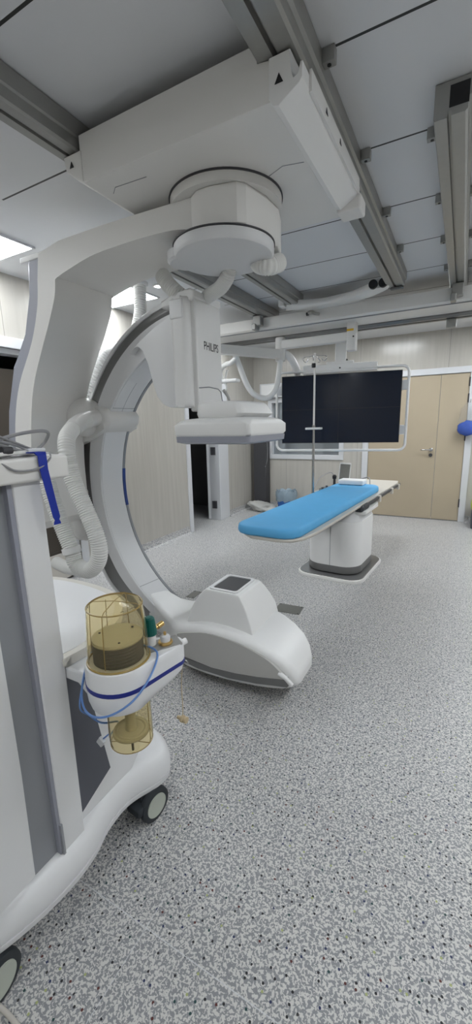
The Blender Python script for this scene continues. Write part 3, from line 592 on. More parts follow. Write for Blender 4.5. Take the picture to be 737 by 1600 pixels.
tube(bm, [DM @ Vector((p[0], -.03, p[1]-.02)) for p in rrect(-FW, -FH, FW, FH, FR, 6)], .014, 12, True); fin('tube_frame', bm, 'white', t2)
for sx in (-1, 1):
    for zz in (.22, -.24):
        bm = nb(); box(bm, (sx*DW/2-.01*sx, -.045, zz-.05), (sx*(FW-.012), -.02, zz+.05), .004, 2, DM) if sx > 0 else box(bm, (-(FW-.012), -.045, zz-.05), (-DW/2+.01, -.02, zz+.05), .004, 2, DM)
        fin('bracket', bm, 'frame', t2)

# ================================================================== OPERATING TABLE
TD = R(90-4.2)  # long axis direction
TA = Vector((-1.14, 2.45, 0)); tv = Vector((math.cos(TD), math.sin(TD), 0)); tu = Vector((tv.y, -tv.x, 0))
TM = Matrix(((tu.x, tv.x, 0, TA.x), (tu.y, tv.y, 0, TA.y), (0, 0, 1, 0), (0, 0, 0, 1)))   # (side, along, z)
t = thing('operating_table', 'long cream examination table on a white pedestal', 'table', (-1.02, 4.2, 0))
HWT = .265
TOP = [(-.19, .06), (-.10, .0), (.10, .0), (.19, .03), (.245, .12), (HWT, .30), (HWT, 3.0), (.235, 3.16), (-.235, 3.16), (-HWT, 3.0), (-HWT, .30), (-.245, .14)]
bm = nb(); prism(bm, TOP, 'z', .712, .735, .008, 3, None, TM); fin('table_top', bm, 'deck', t, 40)
bm = nb(); prism(bm, [(p[0]*.86, .10+p[1]*.93) for p in TOP], 'z', .685, .7125, .008, 3, None, TM); fin('under_tray', bm, 'dark', t, 40)
for s in (-1, 1):
    bm = nb(); 
    a, b = sorted((s*(HWT+.006), s*(HWT+.022)))
    box(bm, (a, 1.45, .695), (b, 3.05, .722), .003, 2, TM)
    for yy in (1.6, 2.3, 2.95): box(bm, (min(s*HWT*.97, s*(HWT+.01)), yy, .70), (max(s*HWT*.97, s*(HWT+.01)), yy+.03, .718), 0, 1, TM)
    RL = fin('side_rail', bm, 'dark', t)
for yy in (1.98, 2.55, 2.9):
    bm = nb(); box(bm, (HWT+.0, yy, .66), (HWT+.035, yy+.05, .728), .006, 2, TM); fin('rail_clamp', bm, 'deck', t)
bm = nb(); box(bm, (.20, 1.38, .66), (.29, 1.62, .725), .03, 4, TM); fin('rail_cover', bm, 'rubber', t)
bm = nb(); prism(bm, [(.10, 1.35), (.30, 1.45), (.30, 1.9), (.26, 2.05), (.10, 1.95)], 'z', .63, .665, .008, 2, None, TM); fin('side_skirt', bm, 'white', t, 30)
PED = rrect(-.265, 1.33, .265, 2.0, .17, 8); 
def ring(poly, z, s, c=(0, 1.66)): return [TM @ Vector((c[0]+(p[0]-c[0])*s, c[1]+(p[1]-c[1])*s, z)) for p in poly]
bm = nb(); loft(bm, [ring(PED, .06, .97), ring(PED, .12, 1.0), ring(PED, .52, 1.0), ring(PED, .56, .99)]); PD = fin('pedestal', bm, 'white', t, 50)
bm = nb(); loft(bm, [ring(PED, .56, .965), ring(PED, .61, .96), ring(PED, .675, .93)]); fin('lift_column', bm, 'machine', t, 50)
bm = nb(); loft(bm, [ring(PED, .045, .98), ring(PED, .05, 1.01), ring(PED, .115, 1.014), ring(PED, .12, 1.003)]); fin('kick_band', bm, 'track', PD, 50)
q0 = TM @ Vector((.0, 1.329, .12)); q1 = TM @ Vector((.0, 1.329, .56))
bm = nb(); tube(bm, [q0, q1], .0025, 6); fin('cover_seam', bm, 'grey', PD)
BP = rrect(-.335, 1.23, .335, 2.12, .14, 6)
bm = nb(); loft(bm, [ring(BP, 0.0, 1.0), ring(BP, .022, 1.0), ring(BP, .03, .985)]); fin('base_plate', bm, 'cream', t, 50)
bm = nb(); loft(bm, [ring(BP, .0295, .96), ring(BP, .036, .955)]); fin('rubber_mat', bm, 'track', t, 30)
# mattress
m_ = nb(); MP = rrect(-.262, .0, .228, 2.30, .13, 7)
def wav(z, s, amp, ph): 
    out = []
    for i, p in enumerate(MP):
        q = TM @ Vector((p[0]*s, .035+1.13+(p[1]-1.165)*(1-(1-s)*.3), z)); out.append(q + Vector((0, 0, amp*math.sin(i*2.4+ph)+amp*.6*math.sin(i*5.1))))
    return out
loft(m_, [wav(.7355, .94, 0, 0), wav(.738, .985, .001, 0), wav(.752, 1.005, .003, 1), wav(.775, 1.0, .001, 2), wav(.792, .985, 0, 0), wav(.800, .95, 0, 0), wav(.803, .85, 0, 0)])
tag(fin('mattress', m_, 'blue', None, 60), 'light blue covered mattress lying on the long examination table', 'mattress')
bm = nb(); box(bm, (-.20, 2.10, .806), (.08, 2.26, .862), .015, 3, TM); tag(fin('head_pad', bm, 'white'), 'small white pad lying on the far end of the blue mattress', 'pad')
t = thing('control_panel', 'grey tilted control handset clamped at the far left of the table', 'controller', TM @ Vector((-.30, 2.62, .74)))
bm = nb(); MT = TM @ Matrix.Translation((-.30, 2.60, .752)) @ Matrix.Rotation(R(-14), 4, 'X') @ Matrix.Rotation(R(20), 4, 'Z')
box(bm, (-.07, -.02, 0), (.07, .02, .25), .01, 2, MT); fin('panel', bm, 'white', t)
bm = nb(); box(bm, (-.058, -.026, .02), (.058, -.019, .23), .003, 2, MT); fin('keypad', bm, 'plate', t)
bm = nb(); tube(bm, catmull([MT @ Vector((.05, 0, .05)), TM @ Vector((-.12, 2.66, .80)), TM @ Vector((.0, 2.62, .83)), TM @ Vector((.05, 2.5, .78)), TM @ Vector((.07, 2.42, .75))], 6), .006, 8); fin('cable', bm, 'cable', t)
t = thing('hand_grip', 'small black joystick beside the tilted grey handset', 'joystick', TM @ Vector((-.34, 2.3, .74)))
bm = nb(); lathe(bm, [(0, 0), (.03, 0), (.03, .02), (.015, .03), (.014, .09), (.024, .10), (.026, .13), (.015, .145), (0, .148)], TM @ Vector((-.33, 2.35, .735)), 20); fin('stick', bm, 'black', t)
bm = nb(); tube(bm, catmull([TM @ Vector((-.33, 2.35, .86)), TM @ Vector((-.40, 2.4, .90)), TM @ Vector((-.46, 2.2, .85)), TM @ Vector((-.44, 2.0, .76))], 6), .005, 8); fin('cable', bm, 'cable', t)
t = thing('rail_control_box', 'small row of grey switches on the left rail at the foot of the drip stand', 'controls', TM @ Vector((-.31, 2.0, .72)))
bm = nb(); box(bm, (-.375, 1.82, .70), (-.292, 2.12, .76), .008, 2, TM); fin('box', bm, 'frame', t)
for k in range(4):
    bm = nb(); lathe(bm, [(0, 0), (.016, 0), (.013, .03), (0, .032)], TM @ Vector((-.32, 1.87+k*.065, .76)), 12); fin('switch', bm, 'dark' if k % 2 else 'alu', t)
# IV pole clamped at left rail
ix, iy = -1.362, 4.2
t = thing('drip_stand', 'thin steel drip pole with hooks, clamped to the table edge', 'IV pole', (ix, iy, .68))
bm = nb(); tube(bm, [(ix, iy, .68), (ix, iy, 1.45)], .013, 14); tube(bm, [(ix, iy, 1.44), (ix, iy, 1.47)], .018, 14); fin('lower_pole', bm, 'steel', t)
bm = nb(); tube(bm, [(ix, iy, 1.45), (ix, iy, 2.18)], .010, 12); fin('upper_pole', bm, 'cream', t)
bm = nb(); box(bm, (ix-.03, iy-.03, .68), (ix+.06, iy+.03, .73), .006); fin('clamp', bm, 'dark', t)
bm = nb(); lathe(bm, [(0, -.02), (.02, -.02), (.022, 0), (.02, .02), (0, .02)], (ix-.005, iy-.02, 2.06), 14); fin('knob', bm, 'black', t)
bm = nb(); box(bm, (ix-.085, iy-.03, 1.425), (ix+.085, iy+.03, 1.447), .006); fin('crossbar', bm, 'white', t)
for s in (-1, 1):
    bm = nb(); tube(bm, catmull([(ix, iy, 2.165), (ix+s*.06, iy, 2.15), (ix+s*.10, iy, 2.15), (ix+s*.125, iy, 2.13), (ix+s*.10, iy, 2.10), (ix+s*.075, iy, 2.115), (ix+s*.08, iy, 2.13)], 5), .004, 8); fin('hook', bm, 'steel', t)
    bm = nb(); tube(bm, catmull([(ix, iy, 2.17), (ix, iy+s*.05, 2.15), (ix+.01, iy+s*.09, 2.14), (ix+.02, iy+s*.11, 2.11), (ix+.01, iy+s*.08, 2.10)], 5), .004, 8); fin('hook', bm, 'steel', t)

# ================================================================== ANAESTHESIA MACHINE
A = thing('anaesthesia_machine', 'tall white anaesthesia machine on castors at the left edge', 'medical machine', (-1.2, .6, 0))
BASE = sm2([(-.955, 1.103), (-.922, 1.06), (-.927, 1.0), (-.962, .92), (-.974, .86), (-.966, .78), (-.940, .70), (-.932, .618), (-.940, .527), (-.957, .45), (-.985, .37), (-1.04, .24), (-1.12, .10), (-1.3, .06), (-1.7, .06), (-1.74, .2), (-1.74, .95), (-1.70, 1.08), (-1.4, 1.14), (-1.16, 1.15), (-1.03, 1.142)], 4)
def shr(poly, s, c=(-1.3, .62)): return [((c[0]+(p[0]-c[0])*s[0]), (c[1]+(p[1]-c[1])*s[1])) for p in poly]
def off(poly, d):
    n = len(poly); out = []
    for i in range(n):
        a, b = Vector(poly[i-1]), Vector(poly[(i+1) % n]); t_ = (b-a).normalized(); nr = Vector((t_.y, -t_.x)); out.append((poly[i][0]-nr.x*d, poly[i][1]-nr.y*d))
    return out
area = sum(BASE[i-1][0]*BASE[i][1]-BASE[i][0]*BASE[i-1][1] for i in range(len(BASE))); sg = 1 if area > 0 else -1
bm = nb(); loft(bm, [[Vector((*p, z)) for p in off(BASE, sg*d)] for z, d in ((.125, .035), (.122, .008), (.130, .0), (.145, -.003), (.150, -.003), (.1505, .001), (.157, .001), (.158, -.004), (.175, -.006), (.20, -.005), (.225, .001), (.242, .012), (.252, .026), (.256, .045))])
fin('base', bm, 'machine', A, 32)
def caster(x, y, ang, tilt=0):
    c = bpy.data.objects.new('castor', None)
    bm = nb(); MT = Matrix.Translation((x, y, .066)) @ Matrix.Rotation(ang, 4, 'Z')
    prof = [(0, -.012), (.040, -.012), (.050, -.016), (.064, -.012), (.066, 0), (.064, .012), (.050, .016), (.040, .012), (0, .012)]
    for s in (-.026, .026): lathe(bm, prof, (s, 0, 0), 36, 'x', MT)
    o = fin('castor', bm, 'rubber', A)
    bm = nb(); 
    for s in (-.026, .026): lathe(bm, [(0, -.0155), (.036, -.0155), (.045, -.0175), (.0455, 0), (.045, .0175), (.036, .0155), (0, .0155)], (s, 0, 0), 32, 'x', MT)
    fin('wheel_disc', bm, 'caster', o)
    bm = nb(); box(bm, (-.012, -.05, -.01), (.012, .03, .07), .006, 2, MT); box(bm, (-.035, -.085, .0), (.035, -.03, .035), .01, 2, MT); lathe(bm, [(0, .03), (.03, .03), (.03, .062), (0, .062)], (0, 0, 0), 20, 'z', MT)
    fin('fork', bm, 'rubber', o)
caster(-.962, .985, R(-8)); caster(-.998, .378, R(6)); caster(-1.62, .25, 0); caster(-1.62, .95, 0)
# cabinet body
bm = nb(); prism(bm, [(.62, .25), (.93, .25), (.985, .30), (.975, .45), (.93, .62), (.90, .83), (.62, .83)], 'x', -1.62, -.980, .012, 3); fin('cabinet', bm, 'machine', A, 30)
bm = nb(); prism(bm, [(.672, .812), (.700, .812), (.775, .655), (.822, .355), (.672, .285)], 'x', -.982, -.970, .002, 2); fin('dark_side_panel', bm, 'darkpanel', A, 30)
bm = nb(); prism(bm, sm2([(.06, .262), (.18, .262), (.35, .262), (.515, .262), (.518, .6), (.518, 1.0), (.518, 1.37), (.3, 1.37), (.06, 1.37)], 1), 'x', -1.55, -.957, .008, 3); fin('front_panel', bm, 'machine', A, 30)
bm = nb(); box(bm, (-1.5, .50, .258), (-.966, .60, 1.37)); fin('grey_channel', bm, 'grey', A, 0)
bm = nb(); prism(bm, [(.590, .256), (.601, .256), (.598, 1.376), (.584, 1.376)], 'x', -1.4, -.949, .002, 2); fin('column_edge', bm, 'bluegrey', A, 30)
bm = nb(); prism(bm, [(.600, .256), (.677, .256), (.677, .82), (.675, 1.376), (.597, 1.376)], 'x', -1.40, -.945, .006, 3); fin('column', bm, 'machine', A, 30)
bm = nb(); prism(bm, sm2([(.595, .255), (.602, .255), (.602, .36), (.595, .36)], 1), 'x', -.95, -.940, .001, 1); fin('edge_cap', bm, 'grey', A, 30)
# top shelf
bm = nb(); box(bm, (-1.55, .05, 1.372), (-.925, .752, 1.432), .008); TS = fin('top_shelf', bm, 'cream', A)
bm = nb(); box(bm, (-1.50, .10, 1.4321), (-.965, .715, 1.436), .002); fin('shelf_mat', bm, 'under', TS)
# worktop
WT = sm2([(-.940, .672), (-.935, .76), (-.965, .90), (-1.05, 1.02), (-1.17, 1.09), (-1.37, 1.115), (-1.55, 1.09), (-1.66, .98), (-1.66, .70)], 5, False)
bm = nb(); prism(bm, WT, 'z', .832, .862, .007, 3); fin('worktop', bm, 'coverplate', A, 40)
bm = nb(); prism(bm, [(-1.0+(p[0]+1.0)*.93-.02, .69+(p[1]-.69)*.93+.0) for p in WT], 'z', .861, .8635, 0); fin('worktop_surface', bm, 'machine', A, 40)
# bellows unit
BX, BY = -.762, .712
UP = Vector((BX, BY, 0)); ED = Vector((-.684, .836, 0)); dd = (ED-UP).normalized(); nn = Vector((-dd.y, dd.x, 0)); LL = (ED-UP).length
def tear(s, z, ext=1.0, rr_=.0):
    r0 = (.090+rr_)*s; r1 = (.036+rr_)*s; out = []
    def pt(u_, v_): q = UP + dd*u_ + nn*v_; return Vector((q.x, q.y, z))
    for k in range(25):
        a = R(70+220*k/24); out.append(pt(r0*math.cos(a), r0*math.sin(a)))
    E = LL*ext
    for k in range(9):
        a = R(-80+160*k/8); out.append(pt(E+r1*math.cos(a), r1*math.sin(a)))
    return out
bm = nb(); loft(bm, [tear(.80, .772, .45), tear(.92, .776, .55), tear(.98, .795, .78), tear(1.0, .815, .95), tear(1.0, .84, 1.0), tear(1.0, .875, 1.0), tear(.97, .893, 1.0), tear(.90, .896, 1.0)])
BU = fin('bellows_unit', bm, 'machine', A, 50)
bm = nb(); loft(bm, [tear(1.006, .833, 1.0, .0004), tear(1.012, .835, 1.0, .0005), tear(1.012, .843, 1.0, .0005), tear(1.006, .845, 1.0, .0004)]); fin('blue_stripe', bm, 'stripe', BU, 50)
bm = nb(); box(bm, (-.98, .68, .79), (-.83, .75, .83), .008); fin('mount_arm', bm, 'machine', BU)
# dome
DR = [(.0795, .893), (.080, .90), (.0785, .95), (.075, 1.01), (.0715, 1.045), (.066, 1.053), (0, 1.058)]
bm = nb(); lathe(bm, DR + [(0, 1.0555), (.0645, 1.0505), (.0695, 1.043), (.073, 1.01), (.0765, .95), (.078, .90), (.0775, .893), (.0795, .893)], (BX, BY, 0), 56); fin('dome', bm, 'amber', BU, 50)
bm = nb(); tube(bm, [(BX+.071*math.cos(R(k*10)), BY+.071*math.sin(R(k*10)), 1.047) for k in range(36)], .002, 8, True)
for k in range(4):
    a = R(20+90*k); ca, sa = math.cos(a), math.sin(a); tube(bm, [(BX+r_*ca, BY+r_*sa, z) for r_, z in ((0, 1.057), (.06, 1.052), (.0705, 1.045), (.074, 1.01), (.0775, .95), (.079, .905))], .0012, 6)
for k in range(3):
    a = R(65+90*k); ca, sa = math.cos(a), math.sin(a); tube(bm, [(BX+r_*ca, BY+r_*sa, z) for r_, z in ((.0715, 1.035), (.074, 1.01), (.0775, .95), (.079, .905))], .0009, 6)
fin('dome_ribs', bm, 'amberline', BU)
bm = nb(); tube(bm, [(BX+.081*math.cos(R(k*10)), BY+.081*math.sin(R(k*10)), .897) for k in range(36)], .003, 8, True); fin('dome_seat', bm, 'amberline', BU)
bm = nb(); lathe(bm, [(.060, .896), (.066, .898)] + [(.066 if k % 2 else .061, .900+.0045*k) for k in range(12)] + [(.064, .953), (0, .953)], (BX, BY, 0), 48); fin('bellows', bm, 'bellow', BU, 60)
bm = nb(); lathe(bm, [(0, .953), (.066, .953), (.067, .957), (.065, .961), (0, .962)], (BX, BY, 0), 48); fin('bellows_disc', bm, 'disc', BU)
bm = nb(); 
for a in (80, 200, 320): lathe(bm, [(0, 0), (.003, 0), (.003, .0015), (0, .0015)], (BX+.05*math.cos(R(a)), BY+.05*math.sin(R(a)), .962), 10)
fin('rivets', bm, 'black', BU)
bm = nb(); lathe(bm, [(.058, .775), (.059, .72), (.060, .655), (.057, .638), (.045, .634), (0, .634), (0, .6365), (.044, .6365), (.055, .640), (.0578, .655), (.057, .72), (.056, .775), (.058, .775)], (BX+.012, BY+.008, 0), 48); fin('canister', bm, 'amber', BU, 50)
bm = nb()
for k in range(2):
    tube(bm, [(BX+.012+r_*math.cos(R(-140+k*150)), BY+.008+r_*math.sin(R(-140+k*150)), z) for r_, z in ((.059, .77), (.0605, .655), (.057, .639), (.02, .634))], .0012, 6)
tube(bm, [(BX+.012+.058*math.cos(R(k*10)), BY+.008+.058*math.sin(R(k*10)), .640) for k in range(36)], .0012, 6, True); fin('canister_ribs', bm, 'amberline', BU)
bm = nb(); lathe(bm, [(0, .664), (.05, .664), (.051, .668), (.049, .672), (.044, .671), (.040, .673), (.035, .671), (.030, .673), (.016, .673), (.0145, .70), (.014, .775), (0, .775)], (BX+.012, BY+.008, 0), 36); fin('piston', bm, 'disc', BU)
bm = nb(); tube(bm, [(BX+.012, BY+.008, .634), (BX+.012, BY+.008, .600)], .0035, 10); fin('drain_pin', bm, 'black', BU)
# valve deck
bm = nb(); c1 = UP+dd*(LL*.80)
MD = Matrix(((dd.x, nn.x, 0, c1.x), (dd.y, nn.y, 0, c1.y), (0, 0, 1, .896), (0, 0, 0, 1)))
box(bm, (-.045, -.028, -.004), (.055, .028, .003), .003, 2, MD); fin('steel_deck', bm, 'alu', BU)
bm = nb(); lathe(bm, [(0, .0), (.015, 0), (.015, .03), (.012, .034), (0, .034)], (-.025, .012, .003), 20, 'z', MD); fin('valve_base', bm, 'white', BU)
bm = nb(); lathe(bm, [(0, .034), (.018, .034), (.019, .045), (.0165, .068), (.014, .082), (.010, .086), (0, .087)], (-.025, .012, .0), 16, 'z', MD); fin('green_valve_knob', bm, 'green', BU, 20)
bm = nb(); lathe(bm, [(0, .0), (.013, 0), (.013, .02), (0, .022)], (-.055, .034, .004), 16, 'z', MD); fin('green_cap', bm, 'green', BU)
bm = nb(); lathe(bm, [(.0, 0), (.019, 0), (.021, .004), (.019, .008), (0, .008)], (.012, -.004, .003), 24, 'z', MD); lathe(bm, [(0, .008), (.004, .008), (.004, .034), (0, .034)], (.012, -.004, .003), 12, 'z', MD); fin('brass_ring', bm, 'gold', BU)
bm = nb(); lathe(bm, [(0, .008), (.014, .008), (.015, .018), (.012, .024), (.006, .026), (0, .026)], (.012, -.004, .003), 20, 'z', MD); fin('clear_valve_cap', bm, 'frame', BU)
bm = nb(); tube(bm, [MD @ Vector((.0, .022, .045)), MD @ Vector((.018, .030, .048))], .008, 14); tube(bm, [MD @ Vector((-.02, .018, .04)), MD @ Vector((.0, .022, .045))], .006, 12); fin('brass_nipple', bm, 'gold', BU)
bm = nb(); tube(bm, [MD @ Vector((.045, .0, -.018)), MD @ Vector((.078, .006, -.014))], .009, 16); fin('port', bm, 'white', BU)
# hook and cord with plug
e0 = MD @ Vector((.055, -.012, -.062))
bm = nb(); tube(bm, [e0 + Vector((.014*math.cos(R(k*20)), .010*math.cos(R(k*20)), -.012+.014*math.sin(R(k*20)))) for k in range(16)], .0016, 8); fin('wire_hook', bm, 'steel', BU)
t = thing('cord_plug', 'small beige plug hanging on a thin cord from the bellows unit', 'plug', e0 + Vector((-.004, -.006, -.19)))
bm = nb(); tube(bm, catmull([e0+Vector((0, 0, -.02)), e0+Vector((-.004, -.004, -.08)), e0+Vector((-.002, -.006, -.14)), e0+Vector((-.004, -.006, -.185))], 4), .0014, 6); fin('cord', bm, 'cord', t)
bm = nb(); pc = e0+Vector((-.004, -.006, -.192)); lathe(bm, [(0, -.02), (.005, -.02), (.006, -.006), (.011, -.005), (.011, .002), (.007, .003), (.007, .008), (.010, .009), (.010, .014), (0, .016)], pc, 16, 'x'); fin('plug', bm, 'cord', t)
# pale blue sampling tube
t = thing('sampling_tube', 'thin pale blue tube coiled around the bellows unit', 'tube', (BX, BY-.1, .8))
def bt(a, r_, z): return (BX+r_*math.cos(R(a)), BY+r_*math.sin(R(a)), z)
bm = nb(); tube(bm, catmull([MD @ Vector((-.06, .0, .02)), bt(30, .102, .905), bt(0, .106, .87), bt(-30, .108, .83), bt(-60, .106, .80), bt(-90, .104, .785), bt(-120, .104, .79), bt(-150, .106, .82), bt(-175, .108, .87), bt(170, .105, .905), bt(155, .10, .925)], 6), .0028, 10)
tube(bm, catmull([bt(165, .108, .90), bt(-175, .112, .85), bt(-155, .113, .80), bt(-135, .112, .765), (BX-.085, BY-.05, .72), (BX-.06, BY-.03, .69), (BX-.055, BY+.02, .66), (BX-.08, BY+.04, .62), (BX-.11, BY+.045, .585), (BX-.14, BY+.035, .555)], 6), .0026, 10); fin('tubing', bm, 'tube', t)
bm = nb(); box(bm, (-.012, -.006, -.014), (.012, .006, .014), .003, 2, Matrix.Translation((BX-.147, BY+.032, .545)) @ Matrix.Rotation(R(35), 4, 'Y')); fin('connector', bm, 'frame', t)
# things on the top shelf
t = thing('blue_strap', 'royal blue fabric strap hanging over the top shelf edge', 'strap', (-.92, .63, 1.4))
bm = nb()
sp_ = [(-.985, .662, 1.4385), (-.95, .665, 1.442), (-.926, .668, 1.4415), (-.9195, .668, 1.434), (-.918, .668, 1.40), (-.915, .672, 1.36), (-.912, .677, 1.315), (-.910, .682, 1.275)]
wd = [.012, .015, .016, .012, .0115, .011, .010, .010]
loft(bm, [[Vector(p)+Vector((0, s*wd[i], 0))+Vector((q, 0, 0 if i > 2 else q)) for s, q in ((-1, 0), (1, 0), (1, .0025), (-1, .0025))] for i, p in enumerate(sp_)]); fin('band', bm, 'strap', t, 60)
bm = nb(); loft(bm, [[Vector((-.910+q, .682+s*w_, z)) for s, q in ((-1, 0), (1, 0), (1, .003), (-1, .003))] for z, w_ in ((1.276, .010), (1.268, .006), (1.262, .009), (1.256, .010))]); fin('strap_tip', bm, 'strap', t, 60)
t = thing('cable_bundle', 'coiled grey cables lying in a heap on the top shelf', 'cables', (-1.0, .6, 1.436))
def loop(pts, r_): 
    bm = nb(); tube(bm, catmull(pts, 8), r_, 10); return bm
_l = loop
def loop(pts, r_): return _l([(p[0], p[1]+.055, p[2]) for p in pts], r_)
fin('cable', loop([(-.97, .40, 1.445), (-.96, .48, 1.46), (-.955, .56, 1.485), (-.965, .64, 1.495), (-1.0, .70, 1.49), (-1.03, .71, 1.465), (-1.03, .68, 1.445), (-1.0, .64, 1.443), (-.97, .60, 1.445), (-.96, .52, 1.47), (-.97, .42, 1.50)], .0045), 'cable', t)
fin('cable', loop([(-.95, .46, 1.52), (-.95, .52, 1.49), (-.955, .58, 1.465), (-.965, .63, 1.446), (-.99, .66, 1.441)], .003), 'cable', t)
fin('cable', loop([(-.96, .38, 1.47), (-.95, .46, 1.465), (-.95, .50, 1.48), (-.97, .53, 1.475), (-.98, .50, 1.455), (-.96, .46, 1.45)], .004), 'cable', t)
fin('cable', loop([(-.94, .40, 1.46), (-.93, .50, 1.43), (-.918, .54, 1.405), (-.917, .60, 1.405), (-.925, .64, 1.425), (-.95, .66, 1.439)], .0025), 'cable', t)
fin('cable', loop([(-.955, .42, 1.52), (-.96, .50, 1.475), (-.965, .55, 1.452), (-.98, .60, 1.446), (-1.0, .63, 1.445), (-1.03, .62, 1.46), (-1.04, .56, 1.475), (-1.02, .5, 1.47)], .004), 'cable', t)
fin('cable', loop([(-.945, .41, 1.49), (-.945, .47, 1.455), (-.95, .53, 1.444), (-.965, .58, 1.444), (-.99, .61, 1.446)], .0035), 'hose', t)
fin('cable', loop([(-.95, .38, 1.455), (-.94, .44, 1.446), (-.945, .50, 1.443), (-.955, .56, 1.444), (-.96, .62, 1.443)], .005), 'hose', t)
bm = nb(); box(bm, (-1.03, .54, 1.437), (-.965, .632, 1.462), .008); box(bm, (-1.02, .55, 1.462), (-.975, .60, 1.482), .008); fin('white_connector', bm, 'frame', t)
bm = nb(); tube(bm, [(-.955, .655, 1.446), (-.95, .70, 1.446)], .007, 12); fin('white_connector', bm, 'frame', t)
bm = nb(); lathe(bm, [(0, -.012), (.009, -.012), (.010, 0), (.009, .012), (0, .012)], (-.952, .60, 1.452), 16, 'y'); fin('dark_connector', bm, 'dark', t)
t = thing('floor_cable', 'beige cable on the floor at the bottom left corner', 'cable', (-.8, .3, 0))
tag(t, 'beige cable on the floor at the bottom left corner', 'cable')
bm = nb(); tube(bm, catmull([(-1.048, 0.365, .0075), (-0.952, 0.367, .0075), (-0.920, 0.368, .0075), (-0.879, 0.367, .0075), (-0.756, 0.365, .0075)], 6), .006, 10); fin('cable_run', bm, 'deck', t)

# ================================================================== FAR THINGS
t = thing('waste_bin', 'blue waste bin lined with a clear bag by the back wall', 'bin', (-2.56, 6.45, 0))
bm = nb(); lathe(bm, [(0, 0), (.13, 0), (.135, .01), (.165, .33), (.17, .335), (.16, .335), (.128, .012), (0, .012)], (-2.56, 6.45, 0), 32); fin('bucket', bm, 'binblue', t)
bm = nb(); t_ = bmesh.new(); rg = []
for z, r_ in ((.20, .168), (.27, .176), (.33, .182), (.375, .170), (.35, .145), (.22, .13)):
    rg.append([Vector((-2.56+(r_+.012*math.sin(k*3.1+z*40))*math.cos(2*math.pi*k/28), 6.45+(r_+.012*math.sin(k*3.1+z*40))*math.sin(2*math.pi*k/28), z+.015*math.sin(k*1.9))) for k in range(28)])
t_.free(); loft(bm, rg, False); fin('bin_bag', bm, 'binbag', t, 60)
t = thing('crumpled_bag', 'crumpled pale plastic bag on the floor by the corner', 'bag', (-3.05, 6.5, 0))
bm = nb(); bmesh.ops.create_icosphere(bm, subdivisions=4, radius=1)
from mathutils import noise as mn
for v in bm.verts:
    k = 1+.35*mn.noise(v.co*1.6+Vector((3, 1, 2)))+.12*mn.noise(v.co*5)
    v.co = Vector((v.co.x*.24*k, v.co.y*.16*k, max(0, v.co.z*.10*k+.055+.05*(-v.co.x if v.co.x < 0 else 0))))
for v in bm.verts: v.co += Vector((-2.98, 6.38, .001))
fin('bag_body', bm, 'cloth', t, 60)
t = thing('dark_pillar', 'tall dark box standing in the far left corner', 'cabinet', (-3.1, 6.65, 0))
bm = nb(); box(bm, (-3.23, 6.56, 0), (-2.99, 6.745, 1.22), .012); fin('pillar_body', bm, 'dark', t)
bm = nb(); box(bm, (-3.22, 6.6, 1.22), (-3.06, 6.72, 1.30), .01); fin('top_box', bm, 'frame', t)
bm = nb(); tube(bm, catmull([(-2.985, 6.60, 1.25), (-2.975, 6.6, 1.0), (-2.985, 6.6, .85), (-3.0, 6.555, .75)], 5), .005, 6); fin('wire', bm, 'cable', t)
t = thing('wall_cabinet', 'small white box mounted on the back wall left of the screen', 'box', (-2.9, 6.7, 1.6))
bm = nb(); box(bm, (-3.13, 6.64, 1.93), (-2.72, 6.748, 2.16), .006); fin('cabinet_box', bm, 'frame', t)
bm = nb(); box(bm, (-3.10, 6.634, 1.95), (-2.75, 6.641, 2.14), .004); fin('cabinet_door', bm, 'white', t)
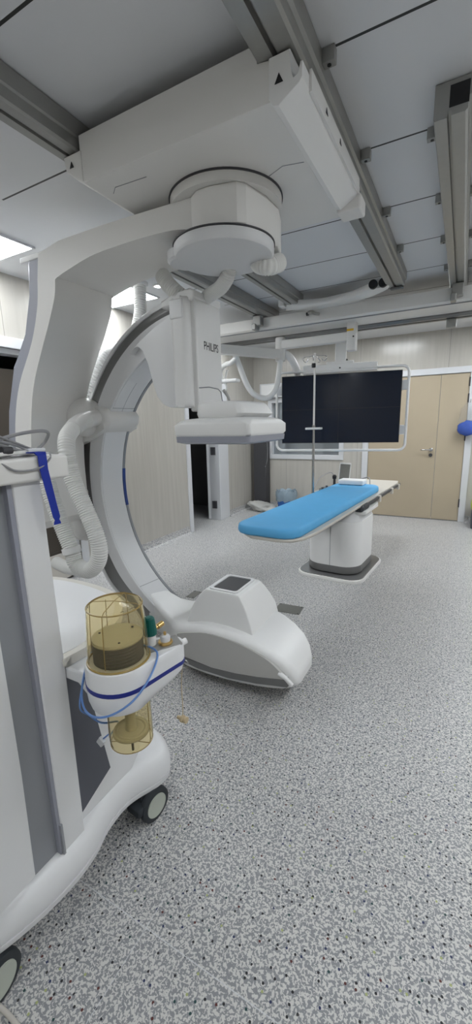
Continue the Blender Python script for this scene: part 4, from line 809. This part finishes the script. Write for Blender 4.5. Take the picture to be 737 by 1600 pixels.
# hanging bag with blue cloth
t = thing('hanging_bag', 'clear plastic bag with blue cloth hanging on the right door frame', 'bag', (.06, 6.66, 1.3))
bm = nb(); rg = []
for z, w_, d_2 in ((1.27, .08, .03), (1.30, .125, .05), (1.42, .13, .055), (1.55, .115, .035), (1.64, .10, .02), (1.70, .05, .012), (1.72, .03, .008)):
    rg.append([Vector((.07+(w_+.008*math.sin(k*2.3+z*30))*math.cos(2*math.pi*k/24), 6.655+(d_2+.006*math.sin(k*3.7))*math.sin(2*math.pi*k/24), z)) for k in range(24)])
loft(bm, rg); fin('clear_bag', bm, 'plastic', t, 60)
bm = nb(); bmesh.ops.create_icosphere(bm, subdivisions=3, radius=1)
for v in bm.verts:
    k = 1+.3*mn.noise(v.co*1.8); v.co = Vector((.065+v.co.x*.12*k, 6.655+v.co.y*.038*k, 1.37+v.co.z*.10*k))
fin('blue_cloth', bm, 'bagblue', t, 60)
bm = nb(); tube(bm, [(.07, 6.73, 1.745), (.07, 6.69, 1.745), (.07, 6.675, 1.76), (.07, 6.66, 1.74), (.07, 6.66, 1.715)], .004, 8); fin('hook', bm, 'steel', t)
# bin at the right edge with yellow bag
t = thing('pedal_bin', 'dark bin with a yellow-green liner beside the right door frame', 'bin', (.37, 6.5, 0))
bm = nb(); prism(bm, rrect(.205, 6.33, .55, 6.68, .04, 4), 'z', 0, .30, .01, 2); fin('bin_body', bm, 'darkpanel', t, 40)
bm = nb(); rg = []
for z, s in ((.26, 1.0), (.30, 1.08), (.36, 1.02), (.45, .80), (.51, .45), (.53, .2)):
    rg.append([Vector((.375+(p[0]-.375)*(s+.03*math.sin(i*2.9+z*20)), 6.505+(p[1]-6.505)*(s+.03*math.cos(i*2.2)), z)) for i, p in enumerate(rrect(.205, 6.33, .55, 6.68, .06, 5))])
loft(bm, rg); fin('bin_liner', bm, 'yellow', t, 60)
# floor plates
def plate(c, ang, sx, sy, label):
    t = thing('floor_plate', label, 'floor plate', (c[0], c[1], 0), 'metal cover plates in the floor')
    MT = Matrix.Translation((c[0], c[1], 0)) @ Matrix.Rotation(ang, 4, 'Z'); bm = nb(); box(bm, (-sx/2, -sy/2, 0), (sx/2, sy/2, .004), .0015, 1, MT); fin('cover', bm, 'plate', t, 0)
    bm = nb()
    for a in (-1, 1):
        for b in (-1, 1): lathe(bm, [(0, 0), (.005, 0), (.004, .002), (0, .002)], (a*(sx/2-.015), b*(sy/2-.015), .004), 10, 'z', MT)
    fin('screws', bm, 'dark', t)
plate((-1.135, 2.925), R(4), .21, .15, 'dark steel floor plate right behind the x-ray tube housing')
plate((-2.015, 2.83), R(4), .08, .15, 'dark steel floor plate almost hidden beside the curved C arm')
